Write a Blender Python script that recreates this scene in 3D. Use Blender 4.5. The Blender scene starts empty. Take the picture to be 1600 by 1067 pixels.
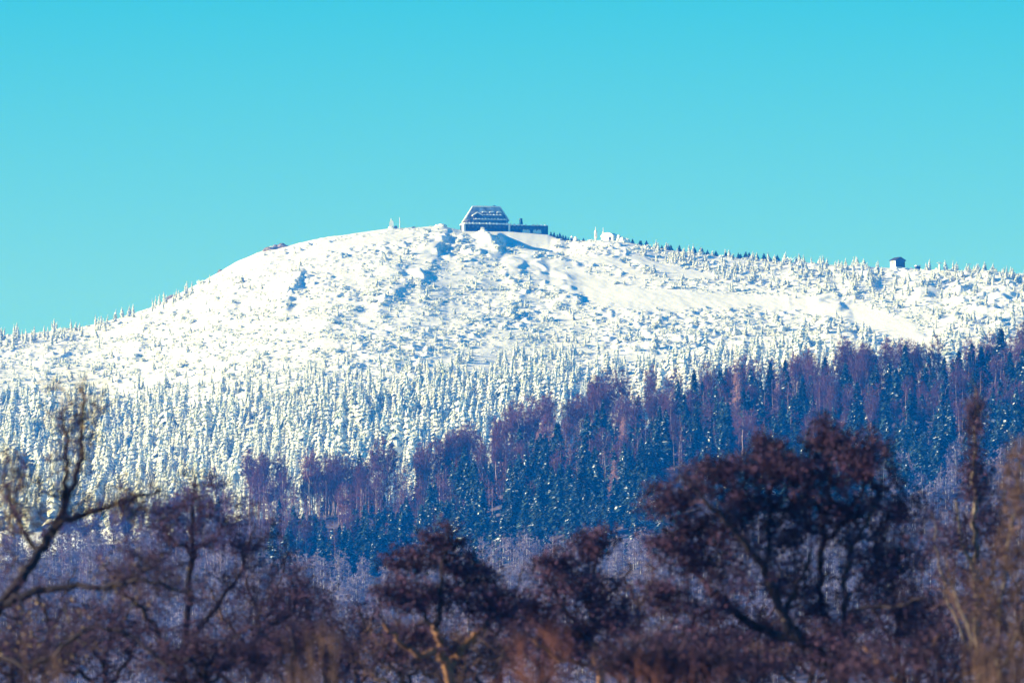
import bpy, math, numpy as np
from mathutils import Vector
R = math.radians
S = bpy.context.scene
COL = S.collection

# ------------------------------------------------------------------ camera
PX = 6.67e-5                       # tangent units per photograph pixel (1600 px wide)
PITCH = R(4.0)
CAMZ = 2.0
cam_d = bpy.data.cameras.new('camera')
cam = bpy.data.objects.new('camera', cam_d); COL.objects.link(cam)
cam.location = (0, 0, CAMZ); cam.rotation_euler = (R(90) + PITCH, 0, 0)
cam_d.sensor_width = 36; cam_d.lens = 18 / (800 * PX)
cam_d.clip_start = 1; cam_d.clip_end = 30000
cam_d.dof.use_dof = True; cam_d.dof.focus_distance = 5600; cam_d.dof.aperture_fstop = 4.1
S.camera = cam

# ------------------------------------------------------------------ sky, sun, exposure
SUN_EL, SUN_AZ = R(17.5), R(5)      # azimuth: from straight left, turned this much towards the camera
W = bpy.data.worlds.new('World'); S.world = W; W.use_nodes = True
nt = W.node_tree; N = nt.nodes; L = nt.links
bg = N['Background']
sky = N.new('ShaderNodeTexSky'); sky.sky_type = 'NISHITA'; sky.sun_disc = False
sky.sun_elevation = SUN_EL; sky.altitude = 600; sky.air_density = 1.0; sky.dust_density = 0.3
to_sun = Vector((-math.cos(SUN_EL) * math.cos(SUN_AZ), -math.cos(SUN_EL) * math.sin(SUN_AZ), math.sin(SUN_EL)))
sky.sun_rotation = math.atan2(to_sun.x, to_sun.y)
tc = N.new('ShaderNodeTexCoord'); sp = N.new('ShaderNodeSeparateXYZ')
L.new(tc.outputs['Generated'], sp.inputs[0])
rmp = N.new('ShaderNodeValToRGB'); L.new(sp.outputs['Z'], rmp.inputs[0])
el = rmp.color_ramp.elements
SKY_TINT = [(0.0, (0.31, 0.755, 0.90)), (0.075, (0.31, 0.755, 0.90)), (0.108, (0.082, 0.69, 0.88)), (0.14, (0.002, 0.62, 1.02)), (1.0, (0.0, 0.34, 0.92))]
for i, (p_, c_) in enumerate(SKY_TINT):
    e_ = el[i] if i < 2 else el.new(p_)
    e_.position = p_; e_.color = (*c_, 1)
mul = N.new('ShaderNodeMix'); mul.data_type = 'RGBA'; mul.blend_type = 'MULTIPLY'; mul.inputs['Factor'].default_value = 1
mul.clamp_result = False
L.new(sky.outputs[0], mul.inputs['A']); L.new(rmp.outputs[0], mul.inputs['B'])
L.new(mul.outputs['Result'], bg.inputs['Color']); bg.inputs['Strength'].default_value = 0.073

sd = bpy.data.lights.new('sun', 'SUN'); sd.energy = 4.55; sd.angle = R(0.5); sd.color = (1.0, 0.91, 0.67)
sun = bpy.data.objects.new('sun', sd); COL.objects.link(sun)
sun.rotation_euler = (-to_sun).to_track_quat('-Z', 'Y').to_euler()
sun.location = to_sun * 300

S.view_settings.view_transform = 'Standard'; S.view_settings.look = 'None'
S.view_settings.exposure = 1.28; S.view_settings.gamma = 1; S.view_settings.use_curve_mapping = False
S.cycles.use_denoising = True
S.cycles.max_bounces = 5; S.cycles.diffuse_bounces = 1; S.cycles.glossy_bounces = 1
S.cycles.transparent_max_bounces = 6; S.cycles.volume_bounces = 0

# ------------------------------------------------------------------ small helpers
def tag(o, label=None, cat=None, group=None, kind=None):
    for k, v in (('label', label), ('category', cat), ('group', group), ('kind', kind)):
        if v: o[k] = v
    return o

def empty(name, loc, rz=0, **kw):
    o = bpy.data.objects.new(name, None); COL.objects.link(o)
    o.location = loc; o.rotation_euler = (0, 0, rz); o.empty_display_size = 0.5
    return tag(o, **kw)

def hash2(ix, iy, s):
    h = (ix.astype(np.int64) * 374761393 + iy.astype(np.int64) * 668265263 + s * 1442695041) & 0x7fffffff
    h = ((h ^ (h >> 13)) * 1274126177) & 0x7fffffff
    return ((h ^ (h >> 16)) & 0xffff) / 65535.0

def vnoise(x, y, s=0):
    ix = np.floor(x); iy = np.floor(y); fx = x - ix; fy = y - iy
    fx = fx * fx * fx * (fx * (fx * 6 - 15) + 10); fy = fy * fy * fy * (fy * (fy * 6 - 15) + 10)
    a = hash2(ix, iy, s); b = hash2(ix + 1, iy, s); c = hash2(ix, iy + 1, s); d = hash2(ix + 1, iy + 1, s)
    return (a + (b - a) * fx) + ((c + (d - c) * fx) - (a + (b - a) * fx)) * fy

def fbm(x, y, o=3, s=0):
    t = 0; a = 1.0; n = 0
    for i in range(o):
        t = t + a * vnoise(x * 2 ** i + 17.3 * i, y * 2 ** i - 9.1 * i, s + i); n += a; a *= 0.5
    return t / n

def sstep(a, b, x):
    t = np.clip((x - a) / (b - a), 0, 1); return t * t * (3 - 2 * t)

class MB:
    """collects faces of three or four corners and links them as ONE mesh object"""
    def __init__(s): s.V = []; s.F = {3: [], 4: []}; s.M = {3: [], 4: []}; s.n = 0
    def add(s, v, f, m=0):
        v = np.asarray(v, float).reshape(-1, 3); f = np.asarray(f, np.int64)
        if len(f) == 0: return s
        s.V.append(v); k = f.shape[1]; s.F[k].append(f + s.n)
        mm = np.asarray(m); s.M[k].append(np.full(len(f), m) if mm.ndim == 0 else mm); s.n += len(v)
        return s
    def box(s, x0, x1, y0, y1, z0, z1, m=0, dx=0.0, top=1.0):
        xc, yc = (x0 + x1) / 2, (y0 + y1) / 2
        T = lambda x, y: ((x - xc) * top + xc + dx, (y - yc) * top + yc)
        v = [(x0, y0, z0), (x1, y0, z0), (x1, y1, z0), (x0, y1, z0)] + [(*T(x, y), z1) for x, y in ((x0, y0), (x1, y0), (x1, y1), (x0, y1))]
        return s.add(v, [(0, 3, 2, 1), (4, 5, 6, 7), (0, 1, 5, 4), (1, 2, 6, 5), (2, 3, 7, 6), (3, 0, 4, 7)], m)
    def prisms(s, P0, P1, r0, r1, k=3, m=0):
        P0 = np.asarray(P0, float).reshape(-1, 3); P1 = np.asarray(P1, float).reshape(-1, 3); n = len(P0)
        if n == 0: return s
        d = P1 - P0; d /= np.maximum(np.linalg.norm(d, axis=1, keepdims=True), 1e-9)
        a = np.where(np.abs(d[:, 2:3]) < 0.9, np.array([[0, 0, 1.0]]), np.array([[1.0, 0, 0]]))
        u = np.cross(d, a); u /= np.linalg.norm(u, axis=1, keepdims=True); w = np.cross(d, u)
        r0 = np.broadcast_to(np.asarray(r0, float), (n,)); r1 = np.broadcast_to(np.asarray(r1, float), (n,))
        v = np.zeros((n, 2 * k, 3))
        for j in range(k):
            c, q = math.cos(2 * math.pi * j / k), math.sin(2 * math.pi * j / k)
            o = u * c + w * q
            v[:, j] = P0 + o * r0[:, None]; v[:, k + j] = P1 + o * r1[:, None]
        b = (np.arange(n) * 2 * k)[:, None]
        f = np.concatenate([b + np.array([[j, (j + 1) % k, k + (j + 1) % k, k + j]]) for j in range(k)])
        mm = np.asarray(m)
        return s.add(v, f, m if mm.ndim == 0 else np.tile(mm, k))
    def tube(s, pts, rad, k=7, m=0):
        pts = np.asarray(pts, float); n = len(pts); v = []
        for i in range(n):
            d = pts[min(i + 1, n - 1)] - pts[max(i - 1, 0)]; d = d / max(np.linalg.norm(d), 1e-9)
            a = np.array((0.3, 1.0, 0.05)); u = np.cross(d, a); u /= np.linalg.norm(u); w = np.cross(d, u)
            for j in range(k):
                t = 2 * math.pi * j / k; v.append(pts[i] + (u * math.cos(t) + w * math.sin(t)) * rad[i])
        f = [(i * k + j, i * k + (j + 1) % k, (i + 1) * k + (j + 1) % k, (i + 1) * k + j) for i in range(n - 1) for j in range(k)]
        v.append(pts[0]); v.append(pts[-1])
        s.add(v, f, m)
        b = s.n - len(v)
        s.F[3].append(np.array([(b + len(v) - 2, b + (j + 1) % k, b + j) for j in range(k)] + [(b + len(v) - 1, b + (n - 1) * k + j, b + (n - 1) * k + (j + 1) % k) for j in range(k)]))
        s.M[3].append(np.full(2 * k, m))
        return s
    def quads(s, C, U, Wv, m=0):
        """one small leaf-sized quad per row: centre C, half axes U and Wv"""
        n = len(C); v = np.stack([C - U - Wv, C + U - Wv, C + U + Wv, C - U + Wv], 1)
        return s.add(v, (np.arange(n) * 4)[:, None] + np.array([[0, 1, 2, 3]]), m)
    def arrays(s):
        return np.concatenate(s.V), {k: (np.concatenate(s.F[k]) if s.F[k] else np.zeros((0, k), np.int64)) for k in (3, 4)}, {k: (np.concatenate(s.M[k]) if s.M[k] else np.zeros(0, np.int64)) for k in (3, 4)}
    def mesh(s, name, mats, smooth=False):
        V, F, M = s.arrays()
        me = bpy.data.meshes.new(name)
        me.vertices.add(len(V)); me.vertices.foreach_set('co', V.astype(np.float32).ravel())
        n3, n4 = len(F[3]), len(F[4])
        li = np.concatenate([F[3].ravel(), F[4].ravel()]).astype(np.int32)
        me.loops.add(len(li)); me.loops.foreach_set('vertex_index', li)
        me.polygons.add(n3 + n4)
        st = np.concatenate([np.arange(n3) * 3, n3 * 3 + np.arange(n4) * 4]).astype(np.int32)
        me.polygons.foreach_set('loop_start', st)
        me.polygons.foreach_set('material_index', np.concatenate([M[3], M[4]]).astype(np.int32))
        me.polygons.foreach_set('use_smooth', np.full(n3 + n4, smooth))
        for m in (mats if isinstance(mats, (list, tuple)) else [mats]): me.materials.append(m)
        me.update(calc_edges=True); me.validate()
        return me
    def build(s, name, mats, parent=None, smooth=False):
        o = bpy.data.objects.new(name, s.mesh(name, mats, smooth)); COL.objects.link(o)
        if parent is not None: o.parent = parent
        return o

def scatter(templates, pos, scl, rot, which, name, mats):
    """many copies of plain meshes joined into one mesh object (for stuff nobody would count)"""
    b = MB()
    for t, (V, F, M) in enumerate(templates):
        ids = np.nonzero(which == t)[0]; n = len(ids)
        if n == 0: continue
        c, q = np.cos(rot[ids])[:, None], np.sin(rot[ids])[:, None]
        sx, sz = scl[ids, 0][:, None], scl[ids, 1][:, None]
        X = (V[None, :, 0] * c - V[None, :, 1] * q) * sx; Y = (V[None, :, 0] * q + V[None, :, 1] * c) * sx; Z = V[None, :, 2] * sz
        vv = np.stack([X, Y, Z], 2) + pos[ids][:, None, :]
        base = (np.arange(n) * len(V))[:, None, None] + b.n
        b.V.append(vv.reshape(-1, 3)); b.n += n * len(V)
        for k in (3, 4):
            if len(F[k]):
                b.F[k].append((base + F[k][None]).reshape(-1, k)); b.M[k].append(np.tile(M[k], n))
    return b.build(name, mats)

# ------------------------------------------------------------------ materials
def mat(name, c1, c2=None, scale=1.0, rough=0.85, bump=0.0, bscale=3.0, vary=0.0, detail=4, spec=0.2):
    m = bpy.data.materials.new(name); m.use_nodes = True
    n = m.node_tree.nodes; l = m.node_tree.links; b = n['Principled BSDF']
    b.inputs['Roughness'].default_value = rough; b.inputs['Specular IOR Level'].default_value = spec
    t = n.new('ShaderNodeTexCoord')
    nz = n.new('ShaderNodeTexNoise'); nz.inputs['Scale'].default_value = scale; nz.inputs['Detail'].default_value = detail
    l.new(t.outputs['Object'], nz.inputs['Vector'])
    r = n.new('ShaderNodeValToRGB'); r.color_ramp.elements[0].position = 0.35; r.color_ramp.elements[1].position = 0.65
    r.color_ramp.elements[0].color = (*c1, 1); r.color_ramp.elements[1].color = (*(c2 or c1), 1)
    l.new(nz.outputs['Fac'], r.inputs[0]); out = r.outputs[0]
    if vary:
        oi = n.new('ShaderNodeObjectInfo'); h = n.new('ShaderNodeHueSaturation'); mr = n.new('ShaderNodeMapRange')
        mr.inputs['To Min'].default_value = 1 - vary; mr.inputs['To Max'].default_value = 1 + vary
        l.new(oi.outputs['Random'], mr.inputs['Value']); l.new(mr.outputs[0], h.inputs['Value']); l.new(out, h.inputs['Color']); out = h.outputs[0]
    l.new(out, b.inputs['Base Color'])
    if bump:
        n2 = n.new('ShaderNodeTexNoise'); n2.inputs['Scale'].default_value = bscale; n2.inputs['Detail'].default_value = 5
        l.new(t.outputs['Object'], n2.inputs['Vector'])
        bp = n.new('ShaderNodeBump'); bp.inputs['Strength'].default_value = bump; bp.inputs['Distance'].default_value = 0.5
        l.new(n2.outputs['Fac'], bp.inputs['Height']); l.new(bp.outputs[0], b.inputs['Normal'])
    return m

M_SNOW = mat('packed snow', (0.80, 0.79, 0.75), (0.86, 0.85, 0.82), 0.02, 0.6, 0.35, 0.35)
M_FLOOR = mat('brushy snow-dusted forest floor', (0.045, 0.032, 0.05), (0.17, 0.14, 0.185), 0.10, 0.9, 0.5, 0.6, detail=8)
M_RIME = mat('rime snow', (0.74, 0.75, 0.68), (0.86, 0.86, 0.80), 0.8, 0.7, vary=0.06)
M_NEEDLE = mat('frosted needles', (0.24, 0.30, 0.24), (0.42, 0.46, 0.38), 0.9, 0.9, vary=0.15)
M_SHRUB = mat('frosted shrub', (0.46, 0.50, 0.42), (0.74, 0.75, 0.68), 0.6, 0.9)
M_DARKN = mat('dark needles', (0.014, 0.040, 0.045), (0.040, 0.080, 0.085), 0.5, 0.8, vary=0.3)
M_SNOWB = mat('branch snow', (0.72, 0.74, 0.76), (0.85, 0.85, 0.85), 1.0, 0.7)
M_BARK = mat('spruce bark', (0.05, 0.035, 0.03), (0.10, 0.07, 0.06), 2.0)
M_BEECH = mat('pale trunk bark', (0.26, 0.17, 0.16), (0.58, 0.44, 0.39), 0.35, vary=0.35)
M_TWIG = mat('purple brown twigs', (0.085, 0.030, 0.050), (0.20, 0.070, 0.095), 0.3, vary=0.3)
M_LARCH = mat('pinkish larch twigs', (0.40, 0.20, 0.19), (0.52, 0.28, 0.25), 0.4)
M_BIRCH = mat('white birch bark', (0.45, 0.40, 0.38), (0.75, 0.70, 0.66), 0.9, vary=0.15)
M_FROSTW = mat('frosted lavender twigs', (0.095, 0.070, 0.115), (0.33, 0.26, 0.345), 0.25, vary=0.25)
M_WOOD = mat('dark weathered timber', (0.016, 0.013, 0.018), (0.034, 0.026, 0.030), 0.8)
M_WOODU = mat('dark shingles', (0.024, 0.020, 0.024), (0.050, 0.040, 0.044), 0.6)
M_GLASS = mat('window glass', (0.05, 0.06, 0.08), (0.09, 0.10, 0.12), 1.0, 0.25, spec=0.5)
M_ROCK = mat('granite', (0.16, 0.12, 0.12), (0.34, 0.28, 0.27), 0.5, 0.9, 0.6, 1.5)
M_METAL = mat('rimed steel', (0.60, 0.60, 0.58), (0.78, 0.78, 0.75), 1.5)
M_FGBARK = mat('dark bark', (0.014, 0.012, 0.022), (0.048, 0.034, 0.044), 3.0)
M_FGORANGE = mat('orange brown bark', (0.16, 0.075, 0.045), (0.34, 0.17, 0.10), 3.0)  # carries the orange that sunlight gives the lower trunks
M_FGPALE = mat('cream poplar bark', (0.10, 0.07, 0.06), (0.36, 0.27, 0.21), 2.0)
M_FGTWIG = mat('foreground twigs', (0.024, 0.018, 0.044), (0.115, 0.062, 0.115), 2.0)
M_TANTWIG = mat('tan twigs', (0.09, 0.05, 0.05), (0.25, 0.14, 0.11), 2.0)
M_OLIVE = mat('olive buds', (0.20, 0.13, 0.07), (0.36, 0.25, 0.14), 2.0)
M_LEAF = mat('dry purple brown leaves', (0.014, 0.010, 0.030), (0.105, 0.048, 0.104), 3.0)
M_CONE = mat('dark alder cones', (0.012, 0.010, 0.024), (0.10, 0.046, 0.08), 3.0)
M_RUST = mat('rust red willow shoots', (0.14, 0.05, 0.045), (0.30, 0.115, 0.085), 1.2)

# ------------------------------------------------------------------ pixel <-> place
cP, sP = math.cos(PITCH), math.sin(PITCH)
def at(x, y, D):
    """point at distance D (metres along +Y) seen in the photograph at pixel x, y"""
    cx = (x - 800) * PX; cz = (533.5 - y) * PX
    t = D / (cP - cz * sP)
    return np.array((t * cx, D, CAMZ + t * (sP + cz * cP)))
def zat(y, D):
    cz = (533.5 - y) * PX; return CAMZ + D * (sP + cz * cP) / (cP - cz * sP)
def xcol(X, Y): return 800 + X / (PX * np.maximum(Y, 60.0))
def Xat(x, D): return (x - 800) * PX * D

SKYL = np.array([(-600, 640), (-300, 575), (-150, 546), (0, 525), (60, 519), (120, 512), (180, 499), (240, 478), (270, 463), (320, 437), (370, 408), (410, 392),
    (450, 384), (500, 372), (550, 365), (600, 358), (650, 355), (690, 353), (712, 358), (722, 360), (795, 362), (857, 367), (890, 376), (920, 376), (950, 375), (985, 379), (1030, 388), (1100, 397),
    (1200, 407), (1300, 414), (1400, 419), (1500, 423), (1600, 428), (1800, 440), (2200, 470)], float)
RIDGE = np.array([(-600, 960), (-200, 905), (0, 880), (200, 846), (400, 812), (500, 803), (600, 790), (700, 766), (800, 731), (900, 697), (1000, 672), (1100, 652), (1200, 638),
    (1300, 627), (1400, 619), (1500, 611), (1600, 602), (1800, 590), (2200, 575)], float)
def ys(x): return np.interp(x, SKYL[:, 0], SKYL[:, 1])
def Ds(x): return np.interp(x, [-600, 0, 400, 700, 860, 1600, 2200], [5820, 5900, 5960, 6000, 5990, 5760, 5600])
_dy = np.linspace(0, 1400, 2801); _dd = 2.1 * _dy + 70 * (1 - np.exp(-_dy / 16)) + 0.0
_gx = np.arange(-1500, 3100, 4.0); _gk = np.exp(-0.5 * (np.arange(-60, 61) * 4.0 / 70) ** 2); _gs = np.convolve(np.interp(_gx, SKYL[:, 0], SKYL[:, 1]), _gk / _gk.sum(), 'same')
def ysm(x): return np.interp(np.clip(x, -900, 2500), _gx, _gs)
def crest_line(x, d):
    w = sstep(0, 170, d); return (1 - w) * ys(x) + w * ysm(x)
def D_mtn(x, y):
    x = np.asarray(x, float); y = np.asarray(y, float); d = np.interp(y - ys(x), _dy, _dd)
    for _ in range(12): d = 0.5 * d + 0.5 * np.interp(y - crest_line(x, d), _dy, _dd)
    return Ds(x) - d
def yr(x): return np.interp(x, RIDGE[:, 0], RIDGE[:, 1])
def Dr(x): return np.interp(x, [-600, 0, 800, 1600, 2200], [3120, 3160, 3240, 3260, 3260])
KR = 1.55
def D_rdg(x, y): return Dr(x) - KR * (np.asarray(y) - yr(x))

# smooth snow (piste, glades): polylines x, y, half width
SMOOTH = [[(770, 398, 7), (800, 412, 16), (870, 430, 30), (940, 456, 34), (1020, 469, 27), (1100, 470, 17), (1180, 471, 16), (1260, 476, 17), (1330, 490, 20), (1410, 516, 26), (1440, 540, 18)], [(985, 400, 6), (1060, 425, 12), (1110, 432, 8)], [(860, 400, 6), (960, 408, 8), (1000, 430, 8)],
          [(-60, 664, 14), (60, 650, 15), (150, 640, 8)], [(190, 604, 5), (260, 598, 6), (340, 590, 4)], [(700, 366, 4), (668, 398, 9), (640, 428, 10), (625, 452, 5)],
          [(735, 366, 5), (752, 384, 8), (758, 402, 6)], [(838, 392, 6), (812, 410, 12), (800, 432, 9)], [(470, 400, 8), (540, 382, 9), (640, 366, 7)], [(900, 545, 6), (1000, 560, 8), (1080, 555, 5)]]
def smooth_mask(x, y):
    m = np.zeros(np.broadcast(x, y).shape)
    for pl in SMOOTH:
        for (x0, y0, w0), (x1, y1, w1) in zip(pl[:-1], pl[1:]):
            dx, dy = x1 - x0, y1 - y0
            t = np.clip(((x - x0) * dx + (y - y0) * dy) / (dx * dx + dy * dy), 0, 1)
            d = np.hypot(x - x0 - t * dx, (y - y0 - t * dy) * 1.3) / (w0 + (w1 - w0) * t)
            m = np.maximum(m, 1 - sstep(0.65, 1.25, d + 0.8 * (fbm(x / 16, y / 6, 3, 5) - 0.5)))
    return m
# spurs of the summit knoll: x0,y0,x1,y1, height m, width towards the sun px, width in the lee px
SPURS = [(752, 362, 782, 402, 5.5, 34, 11), (700, 362, 655, 446, 4.0, 44, 9), (722, 372, 742, 410, 3.2, 14, 7), (790, 378, 850, 372, 2.5, 26, 12), (830, 398, 880, 386, 2.6, 30, 9),
         (640, 440, 590, 478, 3.2, 40, 9), (470, 430, 440, 490, 3.0, 30, 9), (860, 440, 800, 462, 3.0, 40, 8), (905, 462, 860, 480, 2.5, 30, 8), (1290, 420, 1230, 436, 2.5, 30, 9),
         (1370, 440, 1320, 462, 3.0, 30, 10), (1480, 440, 1430, 470, 3.5, 36, 12), (1590, 455, 1500, 500, 5.0, 40, 16), (1330, 505, 1290, 522, 3.5, 40, 10), (380, 450, 330, 520, 2.2, 40, 10),
         (120, 540, 60, 580, 2.4, 30, 9), (250, 520, 200, 560, 2.4, 30, 9), (560, 480, 500, 520, 2.4, 34, 8), (1500, 415, 1440, 432, 2.5, 30, 10), (1620, 470, 1560, 520, 4.0, 40, 14)]
def spur_z(x, y):
    z = np.zeros(np.broadcast(x, y).shape)
    xx = x + 9 * (fbm(x / 22, y / 14, 3, 31) - 0.5)
    for x0, y0, x1, y1, h, wl, wr in SPURS:
        dx, dy = x1 - x0, y1 - y0; q = dx * dx + dy * dy
        t = ((xx - x0) * dx + (y - y0) * dy) / q
        px_ = x0 + np.clip(t, 0, 1) * dx
        s = xx - px_                                    # across, in x
        along = np.exp(-np.maximum(0, np.abs(t - 0.5) - 0.3) ** 2 / 0.06)
        prof = np.where(s < 0, np.exp(-(s / wl) ** 2 * 2), np.exp(-(s / wr) ** 2 * 2))
        z = np.maximum(z, 0.75 * h * prof * along)
    return z

def dome_z(x, d): return 1.3 * sstep(300, 380, x) * (1 - sstep(600, 720, x)) * sstep(1, 20, d) * (1 - sstep(150, 260, d))

def height(X, Y):
    X = np.asarray(X, float); Y = np.asarray(Y, float); X, Y = np.broadcast_arrays(X, Y)
    x = xcol(X, Y)
    zb = np.interp(Y, [0, 900, 2000, 2500, 12000], [0, 0, 14, 20, 20])
    # mountain
    d = Ds(x) - Y
    y = crest_line(x, d) + np.interp(d, _dd, _dy)
    zm = zat(y, Y)
    zm = np.where(d < 0, zat(ys(x), Ds(x)) + 0.10 * d - 0.00006 * d * d, zm)
    sm = smooth_mask(x, y) * (d > -5)
    rough = 1 - 0.92 * sm
    n1 = fbm(X / 26, Y / 34, 3, 1) - 0.5
    n2 = fbm(X / 4.4, Y / 5.5, 3, 2); n2 = n2 * n2
    lodge = sstep(700, 722, x) * (1 - sstep(858, 880, x)) * (1 - sstep(14, 60, d))
    vis = sstep(-60, 0, d)
    zm = zm + (1 - lodge) * vis * ((0.25 + 0.75 * rough) * 3.2 * n1 * sstep(0, 60, d) + rough * (0.7 + 2.6 * sstep(.48, .68, fbm(X / 30, Y / 60, 2, 91))) * (n2 - 0.25) * (0.25 + 0.75 * sstep(0, 50, d))) + spur_z(x, y) * sstep(2, 26, d) * (1 - 0.8 * lodge) * (0.35 + 0.8 * sstep(.35, .65, fbm(X / 12, Y / 16, 2, 77)))
    zm = zm + sm * vis * 0.30 * (fbm((X + 0.35 * Y) / 2.6, (Y - 1.2 * X) / 16, 2, 55) - 0.5) + dome_z(x, d) * (fbm(X / 2.6, Y / 3.4, 2, 57) - 0.45) * rough
    zm = zm - sstep(4, 48, d) * (1 - sstep(62, 125, d)) * (8.5 * sstep(777, 792, x) + 3.0 * np.clip((x - 785) / 90, 0, 1)) * (1 - sstep(846, 935, x))
    # wooded near ridge
    e = Dr(x) - Y
    yrr = yr(x) + np.maximum(e, 0) / KR
    zr = zat(yrr, np.minimum(Y, Dr(x)))
    zr = np.where(e < 0, zat(yr(x), Dr(x)) + 0.30 * e, zr) + 3.0 * (fbm(X / 22, Y / 22, 3, 7) - 0.5)
    wgt = sstep(1900, 2300, Y)
    zr = zr * wgt + zb * (1 - wgt)
    zz = np.maximum(np.maximum(zm - 1e4 * (Y < 3700), zr), zb)
    return np.where(Y > 9000, zz - (Y - 9000) * 0.02, zz)

# ------------------------------------------------------------------ ground: one sheet
rows = np.concatenate([np.arange(-600, 0, 150), np.arange(0, 2000, 60), np.arange(2000, 2400, 20), np.arange(2400, 3300, 6), np.arange(3300, 4700, 30), np.arange(4700, 5300, 2.6), np.arange(5300, 6030, 1.7),
    np.arange(6030, 6200, 10), np.arange(6200, 8000, 100), np.arange(8000, 14001, 500)]).astype(float)
us = np.concatenate([np.arange(-1700, -900, 25), np.arange(-900, 900, 2.0), np.arange(900, 1701, 25)]).astype(float)
UU, YY = np.meshgrid(us, rows)
XX = UU * PX * (np.abs(YY) + 500)
ZZ = height(XX, YY)
nr, nc = XX.shape
idx = np.arange(nr * nc).reshape(nr, nc)
g = MB(); g.add(np.stack([XX, YY, ZZ], 2).reshape(-1, 3), np.stack([idx[:-1, :-1], idx[:-1, 1:], idx[1:, 1:], idx[1:, :-1]], 2).reshape(-1, 4))
g.M[4] = [(YY[:-1, :-1].ravel() < 3700).astype(int)]
tag(g.build('snowy_terrain', [M_SNOW, M_FLOOR], smooth=True), kind='structure')

def on_ground(x, D, sink=0.0):
    X = Xat(x, D); return np.array((float(X), float(D), float(height(X, D)) - sink))

# ------------------------------------------------------------------ plant templates
def snow_spruce(seed, whorls=10, wide=0.15):
    r = np.random.default_rng(seed); b = MB()
    b.prisms([(0, 0, -0.04)], [(0, 0, 0.9)], 0.022, 0.004, 5, 1)
    for i in range(whorls):
        t = (i + 0.3 * r.random()) / whorls
        z = 0.05 + 0.93 * t; rad = wide * (1 - t) ** 0.75 * r.uniform(0.8, 1.15) + 0.012
        k = int(r.integers(5, 8)) if t < 0.8 else 4
        for a in np.arange(k) * 2 * math.pi / k + r.random() * 6:
            a += r.normal(0, 0.2); rr = rad * r.uniform(0.65, 1.2); c, s = math.cos(a), math.sin(a)
            w = rr * r.uniform(0.36, 0.55) + 0.006; th = 0.030 * r.uniform(0.7, 1.3); dr = rr * r.uniform(0.75, 1.35)
            p0 = (0.02 * c, 0.02 * s, z + th); tip = (rr * c, rr * s, z - dr)
            m_ = (c * rr * .55, s * rr * .55, z - dr * .25)
            l_ = (m_[0] - s * w, m_[1] + c * w, m_[2] - th * .6); q_ = (m_[0] + s * w, m_[1] - c * w, m_[2] - th * .6)
            u_ = (m_[0], m_[1], m_[2] + th); d_ = (m_[0] * .8, m_[1] * .8, m_[2] - th * 1.4)
            mm = 0 if r.random() < 0.86 else 1
            b.add([p0, l_, u_, q_, tip, d_], [(0, 1, 2), (0, 2, 3), (2, 1, 4), (3, 2, 4), (1, 5, 4), (5, 3, 4), (0, 5, 1), (0, 3, 5)], [mm] * 4 + [1] * 4)
    b.prisms([(0, 0, 0.9)], [(0, 0, 1.03)], 0.014, 0.002, 4, 0)
    lean = r.normal(0, .035, 2); bend = r.normal(0, .05, 2)
    for v in b.V: v[:, :2] += lean * v[:, 2:3] + bend * np.maximum(0, v[:, 2:3] - .4) ** 2
    return b

def bush(seed):
    r = np.random.default_rng(seed); b = MB()
    for _ in range(3):
        k, v = 8, []
        o = np.array((r.uniform(-.45, .45), r.uniform(-.45, .45), 0)); sz = r.uniform(0.5, 0.85)
        for j, (zz, q) in enumerate(((-0.1, 1.0), (0.4, 0.95), (0.8, 0.6))):
            for i in range(k):
                a = 2 * math.pi * (i + 0.5 * j) / k; f = q * sz * 0.6 * r.uniform(0.75, 1.25)
                v.append(o + np.array((math.cos(a) * f, math.sin(a) * f, zz * sz * r.uniform(0.8, 1.15))))
        v.append(o + np.array((0, 0, sz * 1.0)))
        f3 = [(16 + i, 16 + (i + 1) % k, 24) for i in range(k)]
        f4 = [(j * k + i, j * k + (i + 1) % k, (j + 1) * k + (i + 1) % k, (j + 1) * k + i) for j in range(2) for i in range(k)]
        mm = (r.random(16) < 0.30).astype(int)
        b.add(v, f4, mm); n0 = b.n - len(v)
        b.F[3].append(np.array(f3) + n0); b.M[3].append((r.random(8) < 0.06).astype(int))
    n = 26                                              # stubby snow-laden shoots standing out of the mound
    a = r.random(n) * 6.28; q = np.sqrt(r.random(n)) * 0.75; P = np.stack([np.cos(a) * q, np.sin(a) * q, np.full(n, 0.25)], 1)
    Q = P + np.stack([r.normal(0, .14, n), r.normal(0, .14, n), r.uniform(.3, .75, n)], 1)
    b.prisms(P, Q, r.uniform(.06, .12, n), 0.03, 3, (r.random(n) < 0.3).astype(int))
    return b

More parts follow.
